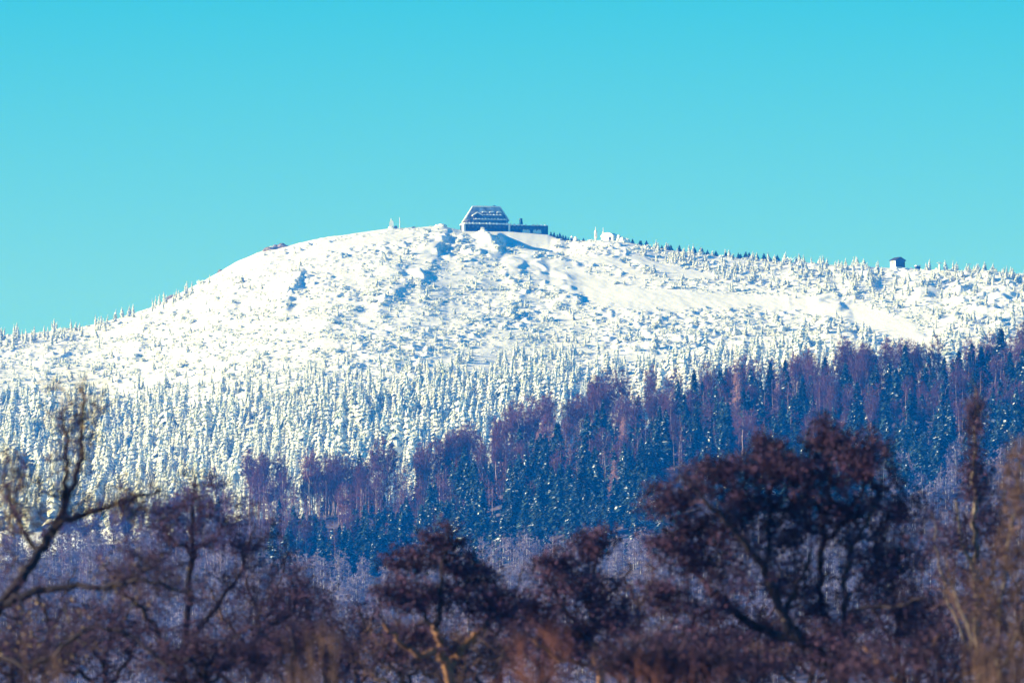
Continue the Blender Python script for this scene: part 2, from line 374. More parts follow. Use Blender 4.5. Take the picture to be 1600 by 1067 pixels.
def dark_spruce(seed, snow=0.05, wide=0.16):
    r = np.random.default_rng(seed); tr = MB(); b = MB()
    tr.prisms([(0, 0, -0.03)], [(0, 0, 0.97)], 0.014, 0.002, 6)
    W_ = 24
    for i in range(W_):
        t = (i + r.uniform(-.3, .3)) / W_; z = 0.10 + 0.86 * max(t, 0); rad = wide * (1 - max(t, 0)) ** 0.85 * r.uniform(0.7, 1.2) + 0.006
        for a in r.random(int(r.integers(7, 10))) * 6.283:
            rr = rad * r.uniform(0.55, 1.15); c, s = math.cos(a), math.sin(a); n = 7
            f = np.linspace(0.12, 1, n); droop = rr * (0.15 + 0.45 * f ** 1.5) * r.uniform(0.5, 1.2)
            C = np.stack([c * rr * f, s * rr * f, z - droop + 0.012 * r.normal(size=n)], 1)
            u = np.stack([c + r.normal(0, .35, n), s + r.normal(0, .35, n), -0.45 + r.normal(0, .25, n)], 1) * (0.013 + 0.10 * rr)
            w = np.stack([-s + r.normal(0, .3, n), c + r.normal(0, .3, n), r.normal(0, .5, n)], 1) * (0.30 * rr * (1.15 - f)[:, None] + 0.006)
            b.quads(C, u, w, 0)
            if r.random() < snow * 3:
                k = r.random(n) < 0.45; b.quads(C[k] + (0, 0, 0.008), u[k] * 0.8, (w[k] * (1, 1, 0.2)) * 0.75, 1)
    return tr, b

def grow(r, limbs, A, step, bend=0.35, upb=0.15):
    """joins every attractor point to the nearest limb or branch: returns segments (p0, p1, number of tips carried, is limb)"""
    pos, par, lim = [], [], []
    for pl in limbs:
        for i, p in enumerate(pl):
            pos.append(np.asarray(p, float)); par.append(len(pos) - 2 if i else -1); lim.append(True)
    cap = len(pos) + len(A) * 14; Pp = np.zeros((cap, 3)); Pp[:len(pos)] = pos; n = len(pos)
    d = np.linalg.norm(A[:, None] - Pp[None, :n], axis=2).min(1)
    for k in np.argsort(d):
        a = A[k]; v = a - Pp[:n]; dist = np.linalg.norm(v, axis=1)
        cost = dist * (1 + 0.5 * np.clip(-v[:, 2] / np.maximum(dist, 1e-6), 0, 1))
        j = int(np.argmin(cost)); q = Pp[j]; L_ = dist[j]
        if par[j] >= 0: dr = q - Pp[par[j]]; dr = dr / max(np.linalg.norm(dr), 1e-9)
        else: dr = np.array((0, 0, 1.0))
        ctl = q + (a - q) * 0.5 + (dr * bend + np.array((0, 0, upb))) * L_ * 0.5 + r.normal(0, 0.08, 3) * L_
        m = int(min(12, max(2, math.ceil(L_ / step)))); prev = j
        for s_ in range(1, m + 1):
            t = s_ / m; p = q * (1 - t) ** 2 + ctl * 2 * t * (1 - t) + a * t * t
            if s_ < m: p = p + r.normal(0, 0.05, 3) * L_ / m
            Pp[n] = p; par.append(prev); lim.append(False); prev = n; n += 1
    par = np.array(par); lim = np.array(lim)
    cnt = np.zeros(n); has = np.zeros(n, bool); has[par[par >= 0]] = True; cnt[~has] = 1
    for i in range(n - 1, -1, -1):
        if par[i] >= 0: cnt[par[i]] += cnt[i]
    k = np.nonzero((par >= 0) & ~lim)[0]
    return Pp[par[k]], Pp[k], cnt[par[k]], cnt[k], Pp[:n], lim

def ell(r, n, c, rad, shell=0.45):
    v = r.normal(size=(n, 3)); v /= np.linalg.norm(v, axis=1, keepdims=True)
    return np.asarray(c) + v * (r.random(n) ** shell)[:, None] * np.asarray(rad)

def twigs(r, P, n, ln, up, out_c=None, out=0.0):
    Q = np.repeat(P, n, axis=0); d = r.normal(size=Q.shape); d[:, 2] += up
    if out_c is not None:
        o = Q - out_c; o /= np.maximum(np.linalg.norm(o, axis=1, keepdims=True), 1e-6); d += o * out
    d /= np.linalg.norm(d, axis=1, keepdims=True)
    return Q, Q + d * (ln * r.uniform(0.4, 1.2, len(Q)))[:, None]

def bare_tree(seed, slim=0.16, lo=0.45, fork=False, n_att=130, tw=6, tr=0.011, droop=0.0, rtw=0.0011):
    """leafless tree of unit height: trunk part and crown part"""
    r = np.random.default_rng(seed); t = np.linspace(0, 1, 9)
    bx, by = r.normal(0, 0.025, 2)
    main = np.stack([bx * np.sin(t * 3.0) + r.normal(0, .004, 9), by * np.sin(t * 2.4) + r.normal(0, .004, 9), -0.03 + t * 0.93], 1)
    limbs = [main]
    if fork:
        for _ in range(int(r.integers(1, 3))):
            i = int(r.integers(3, 5)); a = r.random() * 6.28; k = 6; q = np.linspace(0, 1, k)[:, None]
            limbs.append(main[i] + np.array((math.cos(a) * slim * .75, math.sin(a) * slim * .75, 0.42)) * np.concatenate([q ** 1.3, q ** 1.3, q], 1) + r.normal(0, .006, (k, 3)))
    T = MB()
    for j, pl in enumerate(limbs): T.tube(pl, np.linspace(tr * (1 if j == 0 else .55), 0.0022, len(pl)), 6)
    A = np.concatenate([ell(r, n_att * 3 // 4, (0, 0, (lo + 1) / 2), (slim, slim, (1 - lo) / 2)), ell(r, n_att // 4, (0, 0, lo + 0.1), (slim * .7, slim * .7, 0.2))])
    P0, P1, c0, c1, Pn, lim = grow(r, limbs, A, 0.05)
    C = MB(); C.prisms(P0, P1, 0.0012 * c0 ** .5, 0.0012 * c1 ** .5, 3)
    q, e = twigs(r, np.concatenate([A, P1[::3]]), tw, 0.065, 0.6 - droop, np.array((0, 0, lo)), 0.8)
    C.prisms(q, e, rtw, rtw * .35, 3)
    return T, C

def larch(seed):
    r = np.random.default_rng(seed); T = MB(); C = MB()
    T.prisms([(0, 0, -0.03)], [(0, 0, 0.98)], 0.012, 0.002, 6)
    n = 170; z = r.uniform(0.12, 0.96, n); a = r.random(n) * 6.283; L_ = (0.17 * (1 - z) ** 0.7 + 0.02) * r.uniform(0.6, 1.1, n)
    P = np.stack([0 * z, 0 * z, z], 1); Q = P + np.stack([np.cos(a) * L_, np.sin(a) * L_, L_ * r.uniform(-.25, .25, n)], 1)
    C.prisms(P, Q, 0.003, 0.0012, 3)
    for f in (0.3, 0.55, 0.8, 1.0):
        q, e = twigs(r, P + (Q - P) * f, 4, 0.05, -0.5); C.prisms(q, e, 0.0013, 0.0005, 3)
    return T, C

# ------------------------------------------------------------------ placing copies
def make_tree(name, T, C, tm, cm):
    root = empty(name, (0, 0, 0)); T.build('trunk', tm, root); C.build('crown', cm, root); return root
_used = set()
def place(root, loc, sc, rz, **kw):
    if root.name not in _used: _used.add(root.name); o = root
    else:
        o = root.copy(); COL.objects.link(o)
        for ch in list(root.children):
            c = ch.copy(); COL.objects.link(c); c.parent = o
    o.location = loc; o.scale = sc if isinstance(sc, tuple) else (sc, sc, sc); o.rotation_euler = (0, 0, rz)
    for k in ('label', 'category', 'group'):
        if k in o: del o[k]
    return tag(o, **kw)

rng = np.random.default_rng(11)

# ================================================================== MOUNTAIN: frosted spruces
YLINE = [(-100, 602), (0, 600), (300, 590), (600, 572), (800, 548), (1000, 530), (1200, 512), (1700, 500)]
def f_low(x, y): return y - np.interp(x, [p[0] for p in YLINE], [p[1] for p in YLINE])
n = 60000
x = rng.uniform(-30, 1630, n); y = rng.uniform(360, 830, n)
dyv = y - ys(x); f = f_low(x, y)
edge = yr(x) + 6
clump = fbm(x / 34, y / 16, 2, 21)
den = 0.0007 + 0.0022 * sstep(0.5, 0.75, clump) * (f < 0)
den = den + np.where(x > 1000, 0.017 * (1 - sstep(14, 55, dyv)) * sstep(985, 1040, x), 0)
den = den + np.where(x < 300, 0.012 * (1 - sstep(6, 26, dyv)), 0)
den = den + (0.005 + 0.0085 * sstep(0, 70, f)) * sstep(-30, 15, f) * np.where(x > 900, 0.42, 1.0) * (0.4 + 1.2 * sstep(0.3, 0.6, clump))
den = np.where((x > 330) & (x < 985) & (dyv < 36), 0.0001, den)
den = np.where((x > 1380) & (x < 1445) & (dyv < 26), 0, den)
den *= (1 - smooth_mask(x, y)) * (dyv > 0) * (y < edge)
keep = rng.random(n) < den * (1660 * 470) / n
x, y, f, dyv = x[keep], y[keep], f[keep], dyv[keep]
hp = np.where(f > -20, 13 + 25 * sstep(-20, 110, f), 10.5) * np.exp(rng.normal(0, .26, len(x)))
hp = np.where((x < 300) & (dyv < 30), rng.uniform(10, 21, len(x)), hp)
hp = np.where((x > 1000) & (dyv < 60), rng.uniform(8, 18, len(x)), hp)
D = D_mtn(x, y); X = Xat(x, D); Z = height(X, D)
hm = hp * PX * D; hm = np.maximum(hm, 2.2)
wide = rng.uniform(1.15, 1.95, len(x)) * np.where(hm < 6, 1.3, 1.0) * np.where(x > 1000, 1.15, 1.0)
ordr = np.argsort(-hm)
tmpl = [snow_spruce(s, whorls=[10, 9, 11, 8, 10][s % 5], wide=[0.13, 0.16, 0.12, 0.17, 0.145][s % 5]) for s in range(9)]
protos = []
for s in range(9): protos.append(tmpl[s].build('frosted_spruce', [M_RIME, M_NEEDLE]))

def spot(xv, yv):
    """where on the mountain, named by things one can find"""
    dv = yv - float(ys(xv))
    if dv < 34:
        if xv < 200: return 'on the low western skyline'
        if xv < 420: return 'on the skyline below the granite outcrops'
        if xv < 1100: return 'on the crest just east of the domed hut'
        if xv < 1250: return 'on the crest halfway between the two huts'
        if xv < 1385: return 'on the crest short of the gabled hut'
        if xv < 1480: return 'beside the gabled hut'
        return 'on the crest by the lift pylons'
    col = ['below the low western skyline', 'below the granite outcrops', 'below the rimed stone marker', 'below the lodge', 'below the domed hut', 'below the eastern crest', 'below the gabled hut'][int(np.searchsorted([230, 460, 690, 880, 1050, 1330], xv))]
    row = ['on the upper slope', 'on the middle slope', 'on the lower slope', 'at the wood edge'][int(np.searchsorted([90, 180, 250], dv))]
    return f'{row} {col}'
IND = 290
for k in ordr[:IND]:
    big = 'tall' if hm[k] > 13 else ('medium' if hm[k] > 9 else 'small')
    slim = 'slender' if wide[k] < 1.5 else 'broad'
    w_ = spot(x[k], y[k]); lab = f'{big} {slim} rime-white spruce {w_}'
    place(protos[int(rng.integers(9))], (X[k], D[k], Z[k] - 0.2), (hm[k] * wide[k], hm[k] * wide[k], hm[k]), rng.random() * 6.28, label=lab, cat='spruce', group=f'{big} {slim} frosted spruces {w_}')
rest = ordr[IND:]
sc2 = np.stack([hm[rest] * wide[rest], hm[rest]], 1)
o = scatter([t.arrays() for t in tmpl], np.stack([X[rest], D[rest], Z[rest] - 0.2], 1), sc2, rng.random(len(rest)) * 6.28, rng.integers(0, 9, len(rest)), 'frosted_spruce_forest', [M_RIME, M_NEEDLE])
tag(o, 'dense mass of small rime-white spruces covering the mountain flank', 'forest', kind='stuff')
n_spruce = len(x)

# ------------------------------------------------------------------ snow-laden dwarf pine scrub
n = 78000
x = rng.uniform(-40, 1640, n); y = rng.uniform(352, 700, n); dyv = y - ys(x); f = f_low(x, y)
cl = fbm(x / 26, y / 10, 3, 41)
den = 0.020 + 0.10 * sstep(0.36, 0.62, cl)
dome = (1 - sstep(560, 720, x)) * sstep(300, 380, x) * (1 - sstep(40, 110, dyv))
den *= (1 - 0.1 * dome) * (1 - 0.6 * sstep(10, 70, f)) * (1 - smooth_mask(x, y)) * (dyv > 1) * (y < yr(x) - 30)
den = np.where(((x > 715) & (x < 865) & (dyv < 8)) | ((x > 1384) & (x < 1420) & (dyv < 14)), 0, den)
keep = rng.random(n) < den * (1680 * 348) / n
x, y = x[keep], y[keep]
D = D_mtn(x, y); X = Xat(x, D); Z = height(X, D)
sz = rng.lognormal(0.0, 0.5, len(x)) * 0.82 * (1 - 0.45 * dome[keep]); sh = sz * rng.uniform(0.55, 1.05, len(x))
bt = [bush(s) for s in range(6)]
ordr = np.argsort(-sz)
bp = [b_.build('dwarf_pine', [M_RIME, M_SHRUB]) for b_ in bt]
for k in ordr[:200]:
    w_ = spot(x[k], y[k]); wd = 'sprawling' if sh[k] / sz[k] < 0.8 else 'domed'
    place(bp[int(rng.integers(6))], (X[k], D[k], Z[k] - 0.15), (sz[k], sz[k], sh[k]), rng.random() * 6.28, label=f'{wd} snow-laden dwarf pine mound {w_}', cat='shrub', group=f'{wd} dwarf pines {w_}')
rest = ordr[200:]
o = scatter([b_.arrays() for b_ in bt], np.stack([X[rest], D[rest], Z[rest] - 0.15], 1), np.stack([sz[rest], sh[rest]], 1), rng.random(len(rest)) * 6.28, rng.integers(0, 6, len(rest)), 'dwarf_pine_scrub', [M_RIME, M_SHRUB])
tag(o, 'snow-laden dwarf pine scrub speckling the whole upper mountain', 'scrub', kind='stuff')

# ================================================================== SUMMIT LODGE
def rime_lump(b, c, sx, sy, sz, seed, k=9, m=0):
    r = np.random.default_rng(seed); v = []
    for j, (zz, q) in enumerate(((-.35, .9), (.25, 1.0), (.65, .8), (.9, .45))):
        for i in range(k):
            a = 2 * math.pi * (i + .5 * (j % 2)) / k; f_ = q * r.uniform(.75, 1.2)
            v.append((c[0] + math.cos(a) * sx * f_, c[1] + math.sin(a) * sy * f_, c[2] + zz * sz * r.uniform(.9, 1.1)))
    v.append((c[0], c[1], c[2] + sz))
    b.add(v, [(j * k + i, j * k + (i + 1) % k, (j + 1) * k + (i + 1) % k, (j + 1) * k + i) for j in range(3) for i in range(k)], m)
    n0 = b.n - len(v); b.F[3].append(np.array([(n0 + 3 * k + i, n0 + 3 * k + (i + 1) % k, n0 + 4 * k) for i in range(k)])); b.M[3].append(np.full(k, m))
def lodge():
    D0 = 5990.0; b0 = at(726, 359.0, D0); ROT = R(13)
    root = empty('mountain_lodge', b0, ROT, label='dark timber summit lodge with snowy mansard roof and long low annexe', cat='lodge')
    u = 0.4 / math.cos(ROT) * (D0 / 6000)               # metres along the front per photo pixel
    h = 0.4 * D0 / 6000                                  # metres up per photo pixel
    Lm, La = 68.5 * u, 60.5 * u
    b = MB(); b.box(0, Lm, 0, 12.5, -4.5, 9.2 * h); b.build('ground_storey', M_WOOD, root)
    def win_row(name, par, x0, x1, nw, z0, z1, yf, w):
        for i in range(nw):
            xc = x0 + (x1 - x0) * (i + 0.5) / nw
            f_ = MB(); f_.box(xc - w / 2 - .12, xc + w / 2 + .12, yf - .10, yf + .02, z0 - .12, z1 + .12); fo = f_.build('window', M_WOODU, par)
            p_ = MB(); p_.box(xc - w / 2, xc + w / 2, yf - .14, yf - .08, z0, z1); p_.build('pane', M_GLASS, fo)
    win_row('window', root, 1.2, Lm - 1.2, 9, 1.5, 2.7, 0, 1.25)
    s_ = MB(); s_.box(-0.4, Lm + 0.4, -0.6, 12.9, 9.2 * h, 11.2 * h, top=0.985); s_.box(-0.9, 0.35, -0.7, 4, -3, 9.0 * h)  # second box: white block standing for the sunlit end wall
    for i in range(13): rime_lump(s_, ((i + .5) * Lm / 13, -.55, 9.5 * h), .75, .5, (1.7 + ((i * 7) % 5) * .25) * h, 200 + i, 7)
    s_.build('roof_snow_lit_end', M_SNOW, root)
    # upper storey under the mansard
    x0, x1 = 6.5 * u, 67.5 * u; z0, z1 = 11.2 * h, 16.6 * h
    b = MB(); b.box(x0 + 1.0, x1 - 1.0, 1.2, 11.5, z0, z1); up = b.build('upper_storey', M_WOOD, root)
    win_row('window', up, x0 + 2.0, x1 - 3, 9, z0 + .5, z1 - .4, 1.2, 1.3)
    # mansard roof: hipped, eaves low, ridge flat
    zr = 38.4 * h; e0, e1 = 2.6 * u, 74.0 * u; r0, r1 = 16.5 * u, 59.5 * u
    lo = 13.0 * h
    v = [(e0, 3.2, lo + 4 * h), (e1 - 1.0, 3.2, lo + 3 * h), (e1, 12.6, lo), (e0, 12.6, lo), (r0, 6.7, zr), (r1, 6.7, zr), (r1, 7.9, zr), (r0, 7.9, zr)]
    b = MB(); b.add(v, [(0, 3, 2, 1), (0, 1, 5, 4), (1, 2, 6, 5), (2, 3, 7, 6), (3, 0, 4, 7), (4, 5, 6, 7)])
    rf = b.build('roof', mat('snowed shingle roof', (0.12, 0.12, 0.14), (0.56, 0.57, 0.60), 0.30, 0.7), root)
    # broad snow edges of the hips and the ridge
    b = MB()
    for a_, c_ in ((0, 4), (3, 7), (4, 5), (1, 5)):
        b.prisms([v[a_]], [v[c_]], 0.42, 0.30, 5)
    b.build('ridge_snow', M_SNOW, rf)
    # long dormer band
    dx0, dx1 = 16 * u, 65 * u
    b = MB(); b.box(dx0, dx1, 1.6, 8.0, 18.4 * h, 23.6 * h); dm = b.build('dormer', M_WOODU, root)
    win_row('window', dm, dx0 + .5, dx1 - .5, 8, 19.2 * h, 22.4 * h, 1.6, 1.35)
    b = MB(); b.box(dx0 - .5, dx1 + .5, 0.8, 1.9, 16.7 * h, 17.6 * h, top=0.99)
    for i in range(10): rime_lump(b, (dx0 + (dx1 - dx0) * (i + .5) / 10, .9, 17.2 * h), .7, .5, (1.6 + ((i * 5) % 4) * .25) * h, 240 + i, 7)
    b.build('snow_ledge', M_SNOW, dm)
    b = MB(); b.box(dx0 + 13 * u, dx1 - 5 * u, 1.3, 6.2, 23.7 * h, 24.6 * h, top=0.95)
    for i in range(6): rime_lump(b, (dx0 + 13.5 * u + (dx1 - dx0 - 19 * u) * (i + .5) / 6, 1.4, 24.1 * h), .8, .6, (1.2 + i * .08) * h, 270 + i, 7)
    b.build('snow_cap', M_SNOW, dm)
    # gabled dormer at the left
    gx0, gx1 = 10.5 * u, 28 * u
    b = MB(); gy = 1.05
    b.add([(gx0 + 4 * u, gy, 18 * h), (gx1, gy, 18 * h), (gx1, gy, 23.5 * h), ((gx0 + gx1) / 2 + 1.5 * u, gy, 27 * h), (gx0 + 4 * u, gy, 23 * h), (gx0 + 4 * u, 8, 18 * h), (gx1, 8, 18 * h), (gx1, 8, 23.5 * h), ((gx0 + gx1) / 2 + 1.5 * u, 8, 27 * h), (gx0 + 4 * u, 8, 23 * h)],
          [(0, 1, 2, 4), (0, 4, 9, 5), (1, 6, 7, 2)])
    b.add([(gx0 + 4 * u, gy, 23 * h), (gx1, gy, 23.5 * h), ((gx0 + gx1) / 2 + 1.5 * u, gy, 27 * h)], [(0, 1, 2)])
    gd = b.build('gabled_dormer', M_WOODU, root)
    b = MB(); ap = ((gx0 + gx1) / 2 + 1.5 * u)
    for xe, ze in ((gx0 + 2.5 * u, 22.2 * h), (gx1 + 1.0 * u, 22.6 * h)):
        b.add([(xe, gy - .5, ze), (ap, gy - .5, 27.2 * h), (ap, 9, 27.2 * h), (xe, 9, ze), (xe, gy - .5, ze + .55), (ap, gy - .5, 28.6 * h), (ap, 9, 28.6 * h), (xe, 9, ze + .55)],
              [(0, 1, 2, 3), (4, 5, 6, 7), (0, 1, 5, 4), (1, 2, 6, 5), (2, 3, 7, 6), (3, 0, 4, 7)])
    b.build('dormer_roof', M_SNOW, gd)
    # small eyebrow dormers with round snow caps
    for xp in (33, 44.5, 56):
        b = MB(); b.box(xp * u - 1.1, xp * u + 1.1, 2.9, 6.5, 26.4 * h, 28.4 * h); e_ = b.build('eyebrow_dormer', M_WOODU, root)
        b = MB(); k = 8; t = np.linspace(0, math.pi, k)
        vv = [(xp * u + 1.45 * math.cos(q), yy, 28.3 * h + 0.95 * math.sin(q)) for yy in (2.6, 6.5) for q in t]
        b.add(vv, [(i, i + 1, k + i + 1, k + i) for i in range(k - 1)]); 
        for i in range(1, k - 1): b.add([vv[0], vv[i], vv[i + 1]], [(0, 1, 2)])
        b.build('snow_cap', M_SNOW, e_)
    # chimney with a wide collar
    b = MB(); cx = 50.5 * u; b.box(cx - .55, cx + .55, 6.6, 7.8, 30 * h, 40.6 * h); b.box(cx - 1.7, cx + 1.5, 6.75, 7.65, 36 * h, 37.8 * h); b.box(cx - .7, cx + .7, 6.45, 7.95, 39.6 * h, 40.2 * h)
    b.build('chimney', M_WOOD, root)
    # annexe
    ax0, ax1 = Lm + 2.4 * u, Lm + 2.4 * u + La
    b = MB(); b.box(ax0, ax1, 0.8, 12, -6.5, 8.6 * h); an = b.build('annexe', M_WOOD, root)
    win_row('window', an, ax0 + 1.2, ax1 - 1.0, 10, 1.0, 2.1, 0.8, 1.1)
    b = MB(); b.box(Lm - .4 * u, ax0 + .2, -.9, 3, -4.5, 10.4 * h, top=0.8); b.build('corner_drift', M_SNOW, root)
    b = MB()
    r = np.random.default_rng(5)
    for i in range(20):
        if i in (9, 10): continue
        if i % 2 == 0: rime_lump(b, (ax0 + (i + .5) * La / 20, .7, 8.8 * h), .8, .6, (1.7 + 1.0 * r.random()) * h, 300 + i, 7)
    b.box(ax0 - .2, ax0 + 9 * La / 20, 0.4, 12.2, 8.6 * h, 9.4 * h); b.box(ax0 + 11 * La / 20, ax1 + .2, 0.4, 12.2, 8.6 * h, 9.3 * h)
    b.build('annexe_roof_snow', M_SNOW, an)
    b = MB(); b.add([(ax0 + 21 * u, 7.0, 8 * h), (ax0 + 25 * u, 7, 8 * h), (ax0 + 25 * u, 8.5, 8 * h), (ax0 + 21 * u, 8.5, 8 * h), (ax0 + 20.3 * u, 7.0, 21 * h), (ax0 + 23.4 * u, 7, 21 * h), (ax0 + 23.4 * u, 8.5, 21 * h), (ax0 + 20.3 * u, 8.5, 21 * h)],
        [(0, 1, 5, 4), (1, 2, 6, 5), (2, 3, 7, 6), (3, 0, 4, 7), (4, 5, 6, 7)])
    ch = b.build('chimney', M_WOOD, an)
    b = MB(); b.box(ax0 + 20.0 * u, ax0 + 20.9 * u, 6.9, 8.6, 9 * h, 20.5 * h, dx=-.25); b.build('rime_lit_coat', M_RIME, ch)  # white coat paints the chimney's sunlit left face
    # wind-blown snow plastered low on the annexe wall
    b = MB()
    for i in range(16):
        xc = ax0 + (14 + 34 * r.random()) * u; w = r.uniform(.4, 1.1); t = np.linspace(0, math.pi, 7)
        vv = [(xc + w * math.cos(q), 0.72 - .1 * r.random(), -1.5 + (1.9 + 1.0 * r.random()) * math.sin(q)) for q in t] + [(xc, 0.3, -1.5)]
        b.add(vv, [(i_, i_ + 1, 7) for i_ in range(6)])
    b.build('wall_drift', M_SNOW, an)
lodge()

# conifers in the lodge's lee, their shade put into dark needles
lee = [dark_spruce(s + 50, 0.02, 0.42) for s in range(2)]
lp = [make_tree('lee_pine', a, b, M_BARK, [M_DARKN, M_SNOWB]) for a, b in lee]
LEE = [(861, 372, 8), (866, 371, 9), (871, 373, 8), (875, 373, 10), (880, 374, 9), (884, 376, 9), (888, 378, 7), (893, 379, 6), (905, 379, 5), (912, 380, 6)]
for i, (px_, py_, hh) in enumerate(LEE):
    Dm_ = float(Ds(px_)) - 4 - 2 * (i % 3); lc = on_ground(px_, Dm_, 0.2); hh = hh * 0.4
    pos_ = ['right against the annexe end of the lodge', 'a step off the annexe end of the lodge', 'on the slope edge east of the lodge', 'alone between lodge and domed hut'][min(3, i // 3)]
    place(lp[i % 2], lc, hh, i * 1.7, label=f'shade-dark bushy pine {pos_}', cat='pine', group=f'shade-dark pines {pos_}')

# shaded crest trees east of the domed hut, added as dark-needled little pines
for i in range(34):
    px_ = 988 + 230 * (i + rng.normal(.5, .9)) / 34; dd_ = float(rng.uniform(-3, 9)); lc = on_ground(px_, float(Ds(px_)) - dd_, .2); hh = float(rng.uniform(4, 12)) * .4
    pos_ = 'nearest the domed hut' if i < 8 else ('in the first gap after the domed hut' if i < 16 else ('midway along the eastern crest' if i < 26 else 'towards the gabled hut'))
    place(lp[i % 2], lc, (hh * 1.2, hh * 1.2, hh), i * 1.3, label=f'tiny shade-dark pine on the skyline {pos_}', cat='pine', group=f'tiny shade-dark skyline pines {pos_}')

# ------------------------------------------------------------------ other summit things
# rimed marker and pole
lc = on_ground(611, float(Ds(611)) - 3, 0.3)
root = empty('stone_marker', lc, label='squat rime-coated stone marker with a pointed cap on the crest', cat='marker')
b = MB(); b.box(-1.7, 1.7, -1.5, 1.5, -1, 4.6, top=0.72); b.build('pillar', M_RIME, root)
b = MB(); b.box(-1.0, 1.1, -1, 1, 4.6, 5.4, top=0.75); b.prisms([(-.2, 0, 5.4)], [(-.2, 0, 7.0)], .45, .15, 5); b.build('cap', M_RIME, root)
b = MB(); rime_lump(b, (0, -.4, .3), 2.2, 1.8, 1.8, 3); b.build('snow_base', M_SNOW, root)
lc = on_ground(618, float(Ds(618)) - 4, 0.2); b = MB(); rime_lump(b, (0, 0, .4), 1.2, 1.0, 1.7, 9); o = b.build('boulder', M_ROCK); o.location = lc
tag(o, 'small dark boulder between the rimed marker and the pole', 'boulder')
lc = on_ground(624, float(Ds(624)) - 2, 0.2); root = empty('signal_pole', lc, label='thin white rimed pole beside the stone marker', cat='pole')
b = MB(); b.tube([(0, 0, -.5), (0, 0, 3), (-.1, 0, 7.0)], (.33, .26, .18), 7); b.build('shaft', M_METAL, root)
b = MB(); b.box(-.45, .35, -.3, .3, 4.1, 4.5); b.build('crossbar', M_RIME, root)
# domed hut with masts
lc = on_ground(949, float(Ds(949)) - 5, 0.1)
root = empty('domed_hut', lc, R(-28), label='small white hut with rounded snow roof among rimed rocks', cat='hut')
b = MB(); b.box(-4.2, 4.2, 0, 6, -1.5, 2.4); b.build('wall', M_RIME, root)
b = MB(); t = np.linspace(0, math.pi, 9); vv = [(4.6 * math.cos(q), yy, 2.3 + 2.7 * math.sin(q)) for yy in (-.4, 6.4) for q in t]
b.add(vv, [(i, i + 1, 10 + i, 9 + i) for i in range(8)])
for yy in (0, 9): b.add([vv[yy], *vv[yy + 1:yy + 9]], [(0, i, i + 1) for i in range(1, 8)])
b.build('roof', M_SNOW, root)
b = MB(); b.box(1.3, 2.7, -.12, .05, -.3, 2.0); b.build('door', M_WOOD, root)
for px_, ytop, ybase, big, lab in ((931, 352, 374, 1.0, 'stout rime-caked antenna mast west of the domed hut'), (943, 347, 368, .5, 'thin spiky antenna mast behind the domed hut')):
    lc = on_ground(px_, float(Ds(px_)) + (3 if big == .5 else -6), 0.2); hh = (ybase - ytop) * .4
    root = empty('antenna_mast', lc, label=lab, cat='mast', group='antenna masts')
    b = MB(); b.tube([(0, 0, -.5), (0, 0, hh * .5), (0, 0, hh)], (.45 * big + .12, .4 * big + .12, .18), 6); b.build('pole', M_METAL, root)
    b = MB(); rime_lump(b, (0, 0, hh * .35), 1.0 * big, .9 * big, hh * .45, 5); b.build('rime_lit_coat', M_RIME, root)
    b = MB(); b.box(-.9, .9, -.15, .15, hh * .62, hh * .66); b.build('crossarm', M_RIME, root)
ROCKS = [(968, 381, 2.2, 4.2, 1, 'white rimed boulder just east of the domed hut'), (974, 381, 2.6, 3.4, 1, 'rounded rimed boulder second east of the domed hut'), (981, 383, 2.2, 3.0, 1, 'low rimed boulder third east of the domed hut'),
    (900, 379, 1.6, 3.2, 1, 'upright rimed block between lodge and domed hut'), (894, 379, 1.2, 3.4, 1, 'narrow rimed block nearest the dark pines'),
    (420, 391, 3.4, 3.6, 0, 'brown granite outcrop at the low end of the crest rocks'), (430, 388, 3.0, 4.0, 0, 'grey granite outcrop in the middle of the crest rocks'), (440, 386, 3.6, 3.0, 0, 'flat granite outcrop at the high end of the crest rocks'),
    (262, 468, 3.0, 2.6, 0, 'dark granite rock on the steep western skyline'), (269, 464, 3.4, 2.6, 0, 'slanting dark granite slab on the steep western skyline'), (343, 428, 1.8, 1.6, 0, 'small dark rock high on the steep western skyline'),
    (690, 354, 3.2, 2.0, 1, 'snow-capped boulder pile on the crest before the lodge'), (683, 356, 2.0, 1.6, 1, 'little snow-capped boulder beside the crest pile'), (646, 357, 1.4, 1.2, 0, 'dark stone on the crest by the signal pole')]
for i, (px_, py_, rx, rz_, sn, lab) in enumerate(ROCKS):
    lc = on_ground(px_, float(Ds(px_)) - 4 - (i % 2) * 2, 0.5)
    root = empty('boulder', lc, label=lab, cat='boulder')
    b = MB(); rime_lump(b, (0, 0, 0), rx * (1 if sn else 1.0), rx * .8, rz_ * (1 if sn else [.8, 1.1, .65][i % 3]), 70 + i, 7)
    if not sn: rime_lump(b, (rx * .7, .2, -.3), rx * .6, rx * .6, rz_ * .6, 170 + i, 6); rime_lump(b, (-rx * .8, -.1, -.4), rx * .5, rx * .5, rz_ * .45, 190 + i, 6)
    b.build('stone', M_RIME if sn else M_ROCK, root)
    b = MB(); rime_lump(b, ((-.15 if sn else .45) * rx, .35 * rx, rz_ * (.72 if sn else .5)), rx * .55, rx * .5, rz_ * (.45 if sn else .3), 90 + i, 8); b.build('snow_cap', M_SNOW, root)
